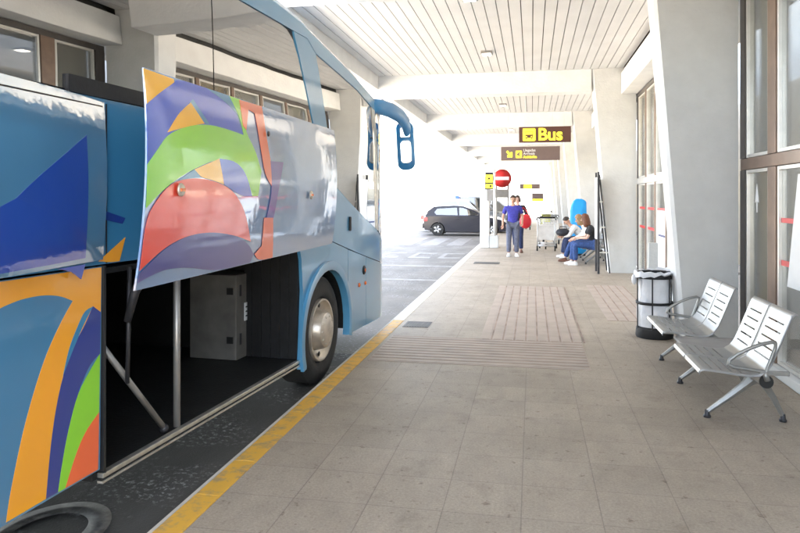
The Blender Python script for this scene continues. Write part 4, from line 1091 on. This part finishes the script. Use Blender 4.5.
    for i in range(7):
        th = math.pi * (.02 + .50 * i / 6)
        ring = []
        for k in range(n):
            ph = 2 * math.pi * k / n
            fr_ = max(0, math.cos(ph)) 
            tt = th * (1 - .38 * fr_)
            if hairlen == 0: tt *= (1.0)
            d_ = f * math.cos(ph) * 1.08 + side_ * math.sin(ph) * .92
            p = c + up * .028 + d_ * .096 * math.sin(tt) + up * .106 * math.cos(tt) + back * .006
            p += V(1, 1, 1) * .004 * noise.noise(p * 40)
            ring.append(p)
        rings.append(ring)
    if hairlen:
        for j in range(1, 6):
            ring = []
            for k in range(n):
                ph = 2 * math.pi * k / n; fr_ = math.cos(ph)
                base = rings[6][k]; drop = hairlen * j / 5 * (1 if fr_ < .55 else 0)
                out_ = (f * math.cos(ph) + side_ * math.sin(ph)) * (.02 * math.sin(j * .6))
                ring.append(base - V(0, 0, 1) * drop + out_ + back * .006 * j + V(1, 0, 0) * .01 * noise.noise(base * 30 + V(0, 0, j)))
            rings.append(ring)
    mb.loft(rings, hair_m, cap=True); mb.build('hair', None, t)
    return t

walk = dict(pelvis=(0, 0, .96), chest=(0, -.01, 1.33), neck=(0, -.015, 1.46), head=(0, -.035, 1.585), face=(0, -1, -.08),
    shL=(-.195, 0, 1.39), elL=(-.275, .04, 1.12), wrL=(-.285, -.06, .90), shR=(.195, 0, 1.39), elR=(.27, .06, 1.13), wrR=(.25, -.10, .95),
    hpL=(-.095, 0, .90), knL=(-.115, -.04, .49), anL=(-.12, -.06, .09), toL=(-.14, -.23, .045), hpR=(.095, 0, .90), knR=(.10, -.06, .49), anR=(.10, -.02, .09), toR=(.12, -.19, .045))
man = person('man in a violet blue polo shirt and grey trousers walking towards the camera', (-.53, 19.5, 0), R(4), walk, M['skin'], M['hair_dark'], None, M['shirt_blue'], M['trouser_grey'], M['shoe_white'], 'short', 'people walking on the pavement')
w2 = dict(walk); w2.update(knL=(-.10, .12, .50), anL=(-.10, .34, .18), toL=(-.10, .22, .07), knR=(.11, -.16, .50), anR=(.12, -.10, .09), toR=(.14, -.27, .045))
person('person in navy trousers mostly hidden, walking right behind the man in violet blue', (-.43, 20.9, 0), R(-4), w2, M['skin_pale'], M['hair_dark'], None, M['top_black'], M['jeans_dk'], M['shoe_brown'], 'long', 'people walking on the pavement', hairlen=.12)
t = empty('red_bag', (-.185, 20.1, .78), label='round bright red bag carried at hip height behind the man in violet blue', cat='bag')
mb = MB(); mb.sphere((0, 0, .19), .2, M['bag_red'], 20, (.85, .5, 1.05)); mb.build('pouch', None, t)
mb = MB(); mb.tube([(-.14, 0, .33), (-.12, .05, .50), (-.06, .10, .60), (.02, .08, .50), (.10, 0, .36)], .012, M['bag_red'], 6); mb.build('strap', None, t)

# seated: local facing -y, seat height .44
sit = dict(pelvis=(0, .10, .53), chest=(0, -.02, .86), neck=(0, -.07, 1.0), head=(0, -.13, 1.12), face=(-.25, -1, -.25),
    shL=(-.18, -.01, .92), elL=(-.22, -.12, .68), wrL=(-.12, -.33, .66), shR=(.18, -.01, .92), elR=(.23, -.10, .68), wrR=(.10, -.32, .67),
    hpL=(-.09, .02, .51), knL=(-.11, -.40, .50), anL=(-.09, -.46, .09), toL=(-.10, -.63, .045), hpR=(.09, .02, .51), knR=(.12, -.38, .50), anR=(.14, -.38, .09), toR=(.16, -.55, .045))
person('woman with long auburn hair, black top and jeans seated nearest the dark stand', (1.42, 17.30, 0), R(-90), sit, M['skin_pale'], M['hair_red'], None, M['top_black'], M['jeans'], M['shoe_white'], 'short', 'people sitting on the far bench', hairlen=.24)
s2 = dict(sit); s2.update(face=(.1, -1, -.5), head=(0, -.20, 1.09), chest=(0, -.07, .85), neck=(0, -.13, .98), wrL=(-.05, -.34, .60), wrR=(.06, -.33, .60), anL=(-.05, -.56, .09), toL=(-.05, -.73, .045))
person('blond person in white top and blue jeans sitting in the middle of the far bench', (1.40, 18.05, 0), R(-90), s2, M['skin_pale'], M['hair_blond'], None, M['top_white'], M['jeans'], M['shoe_brown'], 'long', 'people sitting on the far bench', hairlen=.2)
s3 = dict(sit); s3.update(pelvis=(0, .12, .53), chest=(0, -.16, .80), neck=(0, -.26, .90), head=(0, -.34, .99), face=(0, -1, -.7), shL=(-.18, -.16, .86), shR=(.18, -.16, .86), elL=(-.23, -.30, .62), elR=(.23, -.30, .62), wrL=(-.08, -.46, .60), wrR=(.08, -.46, .60))
person('person in navy trousers and white top bent forward at the far end of the bench', (1.30, 19.35, 0), R(-90), s3, M['skin'], M['hair_dark'], None, M['top_white'], M['jeans_dk'], M['shoe_white'], 'long', 'people sitting on the far bench')
t = empty('holdall_bag', (.84, 19.3, .60), label='dark holdall bag on the lap of the bent forward person', cat='bag')
mb = MB(); mb.sphere((0, 0, .10), .2, M['bag_dark'], 18, (1.0, 1.3, .55)); mb.build('body', None, t)
mb = MB(); mb.tube([(-.1, -.12, .18), (-.08, -.10, .26), (.08, -.10, .26), (.1, -.12, .18)], .012, M['bag_dark'], 6); mb.build('handle', None, t)

# bright blue board bag standing on its end
t = empty('board_bag', (1.30, 20.1, 0), label='tall bright blue rounded board bag standing upright behind the seated people', cat='board bag')
outl = [(-.24, .05), (.22, .05), (.24, .5), (.235, 1.0), (.225, 1.50)] + [(.02 + .205 * math.cos(R(a)), 1.50 + .135 * math.sin(R(a))) for a in range(10, 100, 15)] + [(-.06, 1.625), (-.13, 1.57), (-.19, 1.45), (-.225, 1.28), (-.235, 1.0), (-.24, .5)]
mb = MB(); mb.loft([[(x * .88, -.09, .02 + z * .985) for x, z in outl], [(x, -.05, z) for x, z in outl], [(x, .05, z) for x, z in outl], [(x * .88, .09, .02 + z * .985) for x, z in outl]], M['board_blue']); mb.build('cover', None, t, smooth_angle=60)
mb = MB(); mb.tube([(.12, -.10, .7), (.12, -.14, .8), (.12, -.14, .95), (.12, -.10, 1.05)], .014, M['black'], 6); mb.build('handle', None, t)
MB().box(-.2, .2, -.06, .06, 0, .055, M['black'], bev=.01).build('foot', None, t)

# ------------------------------------------------------------------ luggage trolleys
def make_trolley():
    t = empty('luggage_trolley', (.43, 21.9, 0), R(0), 'steel luggage trolley with pale panel parked left of the seated people', 'luggage trolley', 'airport luggage trolleys')
    mb = MB()
    for sx in (-.27, .27):
        mb.tube([(sx, .45, .14), (sx, -.30, .16), (sx, -.36, .22), (sx * .95, -.40, .98)], .018, M['trolley'])
        mb.tube([(sx, .45, .14), (sx * .9, .30, .30), (sx * .9, -.28, .32)], .012, M['trolley'])
    for yy in (-.25, 0, .25, .42): mb.tube([(-.27, yy, .15), (.27, yy, .15)], .012, M['trolley'])
    for zz in (.55, .75): mb.tube([(-.26, -.385, zz), (.26, -.385, zz)], .010, M['trolley'])
    mb.build('frame', None, t)
    mb = MB(); mb.tube([(-.285, -.40, .98), (-.27, -.45, 1.04), (.27, -.45, 1.04), (.285, -.40, .98)], .020, M['black_rub']); mb.build('handle', None, t)
    MB().box(-.24, .24, -.43, -.415, .36, .80, M['sign_white'], bev=.004).build('front_panel', None, t)
    mb = MB()
    for zz in (.84, .90, .96): mb.tube([(-.26, -.40, zz), (-.25, -.62, zz + .02), (.25, -.62, zz + .02), (.26, -.40, zz)], .007, M['trolley'], 6)
    for k in range(6): mb.tube([(-.22 + k * .088, -.62, .85), (-.22 + k * .088, -.62, .99)], .006, M['trolley'], 6)
    mb.build('basket', None, t)
    for (x, y) in ((-.27, -.28), (.27, -.28), (0, .42)):
        mb = MB(); mb.lathe([(-.022, .05), (-.022, .085), (.022, .085), (.022, .05), (.022, .0001)], (x, y, .086), 'X', 18, M['tyre']); mb.lathe([(-.022, .05), (-.024, .0001)], (x, y, .086), 'X', 18, M['trolley']); mb.build('castor', None, t)
    return t
tr = make_trolley()
for i, (x, y, rz, lab) in enumerate(((.55, 32, 8, 'distant luggage trolley, right one of a pair beyond the near trolley'), (-.35, 36, -5, 'distant luggage trolley farther out near the walking man head'), (.75, 38, 0, 'farthest luggage trolley close to the pillars'), (-.75, 31, 15, 'distant luggage trolley hidden beside the walking man'), (.50, 23.1, 3, 'luggage trolley nested directly behind the near trolley'), (.72, 25.2, -10, 'luggage trolley between the near trolley and the blue board bag'))):
    c = copy_tree(tr); c.location = (x, y, 0); c.rotation_euler = (0, 0, R(rz)); c['label'] = lab
    for ch in c.children:
        if y > 30 and ch.name.startswith('front_panel'):
            ch.data = ch.data.copy(); ch.data.materials[0] = M['ad_yellow']

# ------------------------------------------------------------------ parked cars (front towards +x)
def make_car(label, m, loc, rz=0, length=4.1, h=1.46, police=False, kind='hatch'):
    t = empty('parked_car', loc, R(rz), label, 'car', 'cars parked beyond the crossing')
    L = length / 2; W = .86
    # side outlines: lower body and cabin, x front positive
    body = [(-L + .02, .42), (-L, .60), (-L + .06, .86), (-L + .12, .93), (.55, .93), (L - .95, .90), (L - .35, .78), (L - .04, .62), (L, .40), (L - .12, .24), (L - .40, .22)]
    fw, rw = L - .78, -L + .68
    def arc(cx, r, n=10): return [(cx + r * math.cos(R(a)), .30 + r * math.sin(R(a))) for a in [k * 180 / n for k in range(n + 1)]]
    low = [(fw + .36, .22)] + arc(fw, .35) + [(fw - .36, .20), (rw + .36, .20)] + arc(rw, .35) + [(rw - .36, .24), (-L + .06, .28)]
    outl = body + low
    mb = MB()
    xm = lambda s: (lambda u, z, off: Vector((u, s * (W - .02 - off * 0 - .05 * max(0, abs(z - .6) - .1) - .10 * max(0, abs(u) - L + .5) ** 1.5) if False else s * (W + off - .10 * max(0, abs(u) - L + .5)), z)))
    for s in (-1, 1): mb.poly(outl, xm(s), .03, m, [-L + .3, -L + .5, -1, 0, 1, L - .5, L - .3, L - .1])
    # top/front/back skin across the width
    ring = body
    mb.loft([[(x, s * (W - .012 - .10 * max(0, abs(x) - L + .5)), z + (.012 if abs(s) < 1 and .5 < z else 0)) for x, z in ring] for s in (-1, -.5, 0, .5, 1)], m, close=False, cap=False)
    # cabin
    if kind == 'hatch': cab = [(-L + .08, .92), (-L + .20, 1.18), (-L + .48, h - .05), (-.55, h), (-.10, h - .03), (.30, h - .18), (.98, .92)]
    else: cab = [(-L + .55, .92), (-L + 1.05, h - .08), (-.3, h), (.2, h - .05), (1.05, .92)]
    iw = lambda z: W - .02 - .24 * max(0, (z - .92))
    rings = [[(x * (1), s * iw(z), z + (.015 if abs(s) < 1 else 0)) for x, z in cab] for s in (-1, -.6, 0, .6, 1)]
    mb.loft(rings, m, close=False, cap=False)
    for s in (-1, 1): mb.poly(cab, lambda u, z, off, s=s: Vector((u, s * (iw(z) + off), z)), .02, m, (), (), -.001)
    b = mb.build('body', None, t, smooth_angle=40)
    # side glass
    x0 = cab[0][0]
    for s in (-1, 1):
        cm = lambda u, z, off, s=s: Vector((u, s * (iw(z) + off), z))
        if kind == 'hatch':
            MB().poly([(-L + .62, 1.0), (-L + .52, 1.12), (-L + .66, h - .15), (-.40, h - .10), (-.36, .98)], cm, .01, M['car_glass'], off=.004).build('side_window', None, t)
            MB().poly([(-.28, .98), (-.30, h - .10), (-.10, h - .12), (.26, h - .25), (.76, .98)], cm, .01, M['car_glass'], off=.004).build('side_window', None, t)
        else:
            MB().poly([(-L + .75, .97), (-L + 1.10, h - .15), (-.30, h - .09), (-.28, .97)], cm, .01, M['car_glass'], off=.004).build('side_window', None, t)
            MB().poly([(-.20, .97), (-.22, h - .09), (.18, h - .13), (.88, .97)], cm, .01, M['car_glass'], off=.004).build('side_window', None, t)
        mb = MB(); mb.box(.62, .80, s * (W + .10) - .06, s * (W + .10) + .06, .95, 1.07, m, bev=.025); mb.build('wing_mirror', None, t)
        mb = MB(); zz = .80
        mb.box(-L - .012, -L + .22, s * (W - .13) - .10, s * (W - .13) + .085, .68, .88, M['tail_red'], bev=.03); mb.build('tail_light', None, t)
        mb = MB(); mb.box(L - .34, L - .05, s * (W - .22) - .11, s * (W - .22) + .14, .58, .72, M['alu'], bev=.03); mb.build('headlight', None, t)
        for hx in (-.45, .35): MB().box(hx, hx + .17, s * (W + .012) - .012, s * (W + .012) + .012, .80, .83, m, bev=.005).build('door_handle', None, t)
    mb = MB(); (xa, za), (xb, zb) = cab[-1], cab[-2]
    mb.loft([[(xa - .02 + .012, s * iw(za) * .93, za + .03), (xb + .02 + .012, s * iw(zb) * .93, zb - .01)] for s in (-1, 0, 1)], M['car_glass'], close=False, cap=False); mb.build('windscreen', None, t)
    mb = MB(); mb.box(-L - .09, -L + .10, -W + .10, W - .10, .36, .58, m, bev=.05); mb.build('rear_bumper', None, t)
    MB().box(-L - .098, -L - .085, -.26, .26, .44, .55, M['plate']).build('number_plate', None, t)
    for wx in (fw, rw):
        for s in (-1, 1):
            mb = MB(); mb.lathe([(-.10, .22), (-.10, .29), (-.08, .305), (.08, .305), (.10, .29), (.10, .21), (.085, .205)], (0, 0, 0), 'Y', 28, M['tyre'])
            wo = mb.build('wheel', None, t, loc=(wx, s * (W - .10), .305), smooth_angle=40)
            mb = MB(); q = s
            mb.lathe([(q * .06, .21), (q * .09, .205), (q * .085, .17), (q * .05, .16), (q * .05, .0001)], (0, 0, 0), 'Y', 24, M['steel_dark'])
            for k in range(5):
                a = 2 * math.pi * k / 5
                mb.tube([(.03 * math.cos(a), q * .085, .03 * math.sin(a)), (.18 * math.cos(a), q * .085, .18 * math.sin(a))], [.045, .055], M['wheel_silver'], 6)
            mb.build('rim', None, wo)
    if police:
        mb = MB(); mb.box(-.42, -.22, -.55, .55, h + .02, h + .19, M['blue_lens'], bev=.03); mb.build('light_bar', None, t)
    return t
make_car('dark plum hatchback parked side-on beyond the crossing, nearest of the cars', M['car_dark'], (-3.10, 33.0, -.15), 0, 4.0, 1.44)
make_car('white car with blue roof light bar parked behind the dark hatchback', M['car_white'], (-3.55, 36.2, -.15), 0, 4.4, 1.74, True, 'saloon')
make_car('grey saloon parked behind the white car with the light bar', M['car_grey'], (-2.95, 39.6, -.15), 0, 4.4, 1.90, False, 'saloon')
make_car('silver car farthest back in the parked row', M['car_silver'], (-2.2, 43.0, -.15), 0, 4.3, 1.70, False, 'saloon')

# ------------------------------------------------------------------ light, world, camera
SUN_EL, SUN_AZ = R(57), R(65)         # azimuth from +y towards +x
w = bpy.data.worlds.new('World'); scn.world = w; w.use_nodes = True
nt = w.node_tree; bg = nt.nodes['Background']
sky = nt.nodes.new('ShaderNodeTexSky'); sky.sky_type = 'NISHITA'; sky.sun_disc = False
sky.sun_elevation = SUN_EL; sky.sun_rotation = SUN_AZ
sky.air_density = 1.0; sky.dust_density = 1.5; sky.ozone_density = 1.0
hs = nt.nodes.new('ShaderNodeHueSaturation'); hs.inputs['Saturation'].default_value = 0.5     # thin white haze in the sky
nt.links.new(sky.outputs[0], hs.inputs['Color']); nt.links.new(hs.outputs[0], bg.inputs['Color']); bg.inputs['Strength'].default_value = 0.12
sd = bpy.data.lights.new('sun', 'SUN'); sd.energy = 5.0; sd.angle = R(0.5); sd.color = (1.0, 0.90, 0.76)
so = bpy.data.objects.new('sun', sd); COL.objects.link(so)
d = Vector((math.sin(SUN_AZ) * math.cos(SUN_EL), math.cos(SUN_AZ) * math.cos(SUN_EL), math.sin(SUN_EL)))
so.rotation_euler = d.to_track_quat('Z', 'Y').to_euler(); so.location = d * 50

cd = bpy.data.cameras.new('camera'); cd.sensor_width = 36; cd.lens = 680 / 800 * 36; cd.clip_end = 1000; cd.clip_start = .05
cd.shift_y = -68.5 / 800
co = bpy.data.objects.new('camera', cd); COL.objects.link(co)
co.location = (0, 0, 1.65); co.rotation_euler = (R(90), 0, math.atan(132 / 680))
scn.camera = co
vs_ = scn.view_settings; vs_.view_transform = 'Standard'; vs_.look = 'None'; vs_.exposure = 3.9; vs_.gamma = 1; vs_.use_curve_mapping = False
scn.cycles.max_bounces = 10; scn.cycles.diffuse_bounces = 6; scn.cycles.transparent_max_bounces = 12
scn.cycles.use_denoising = True
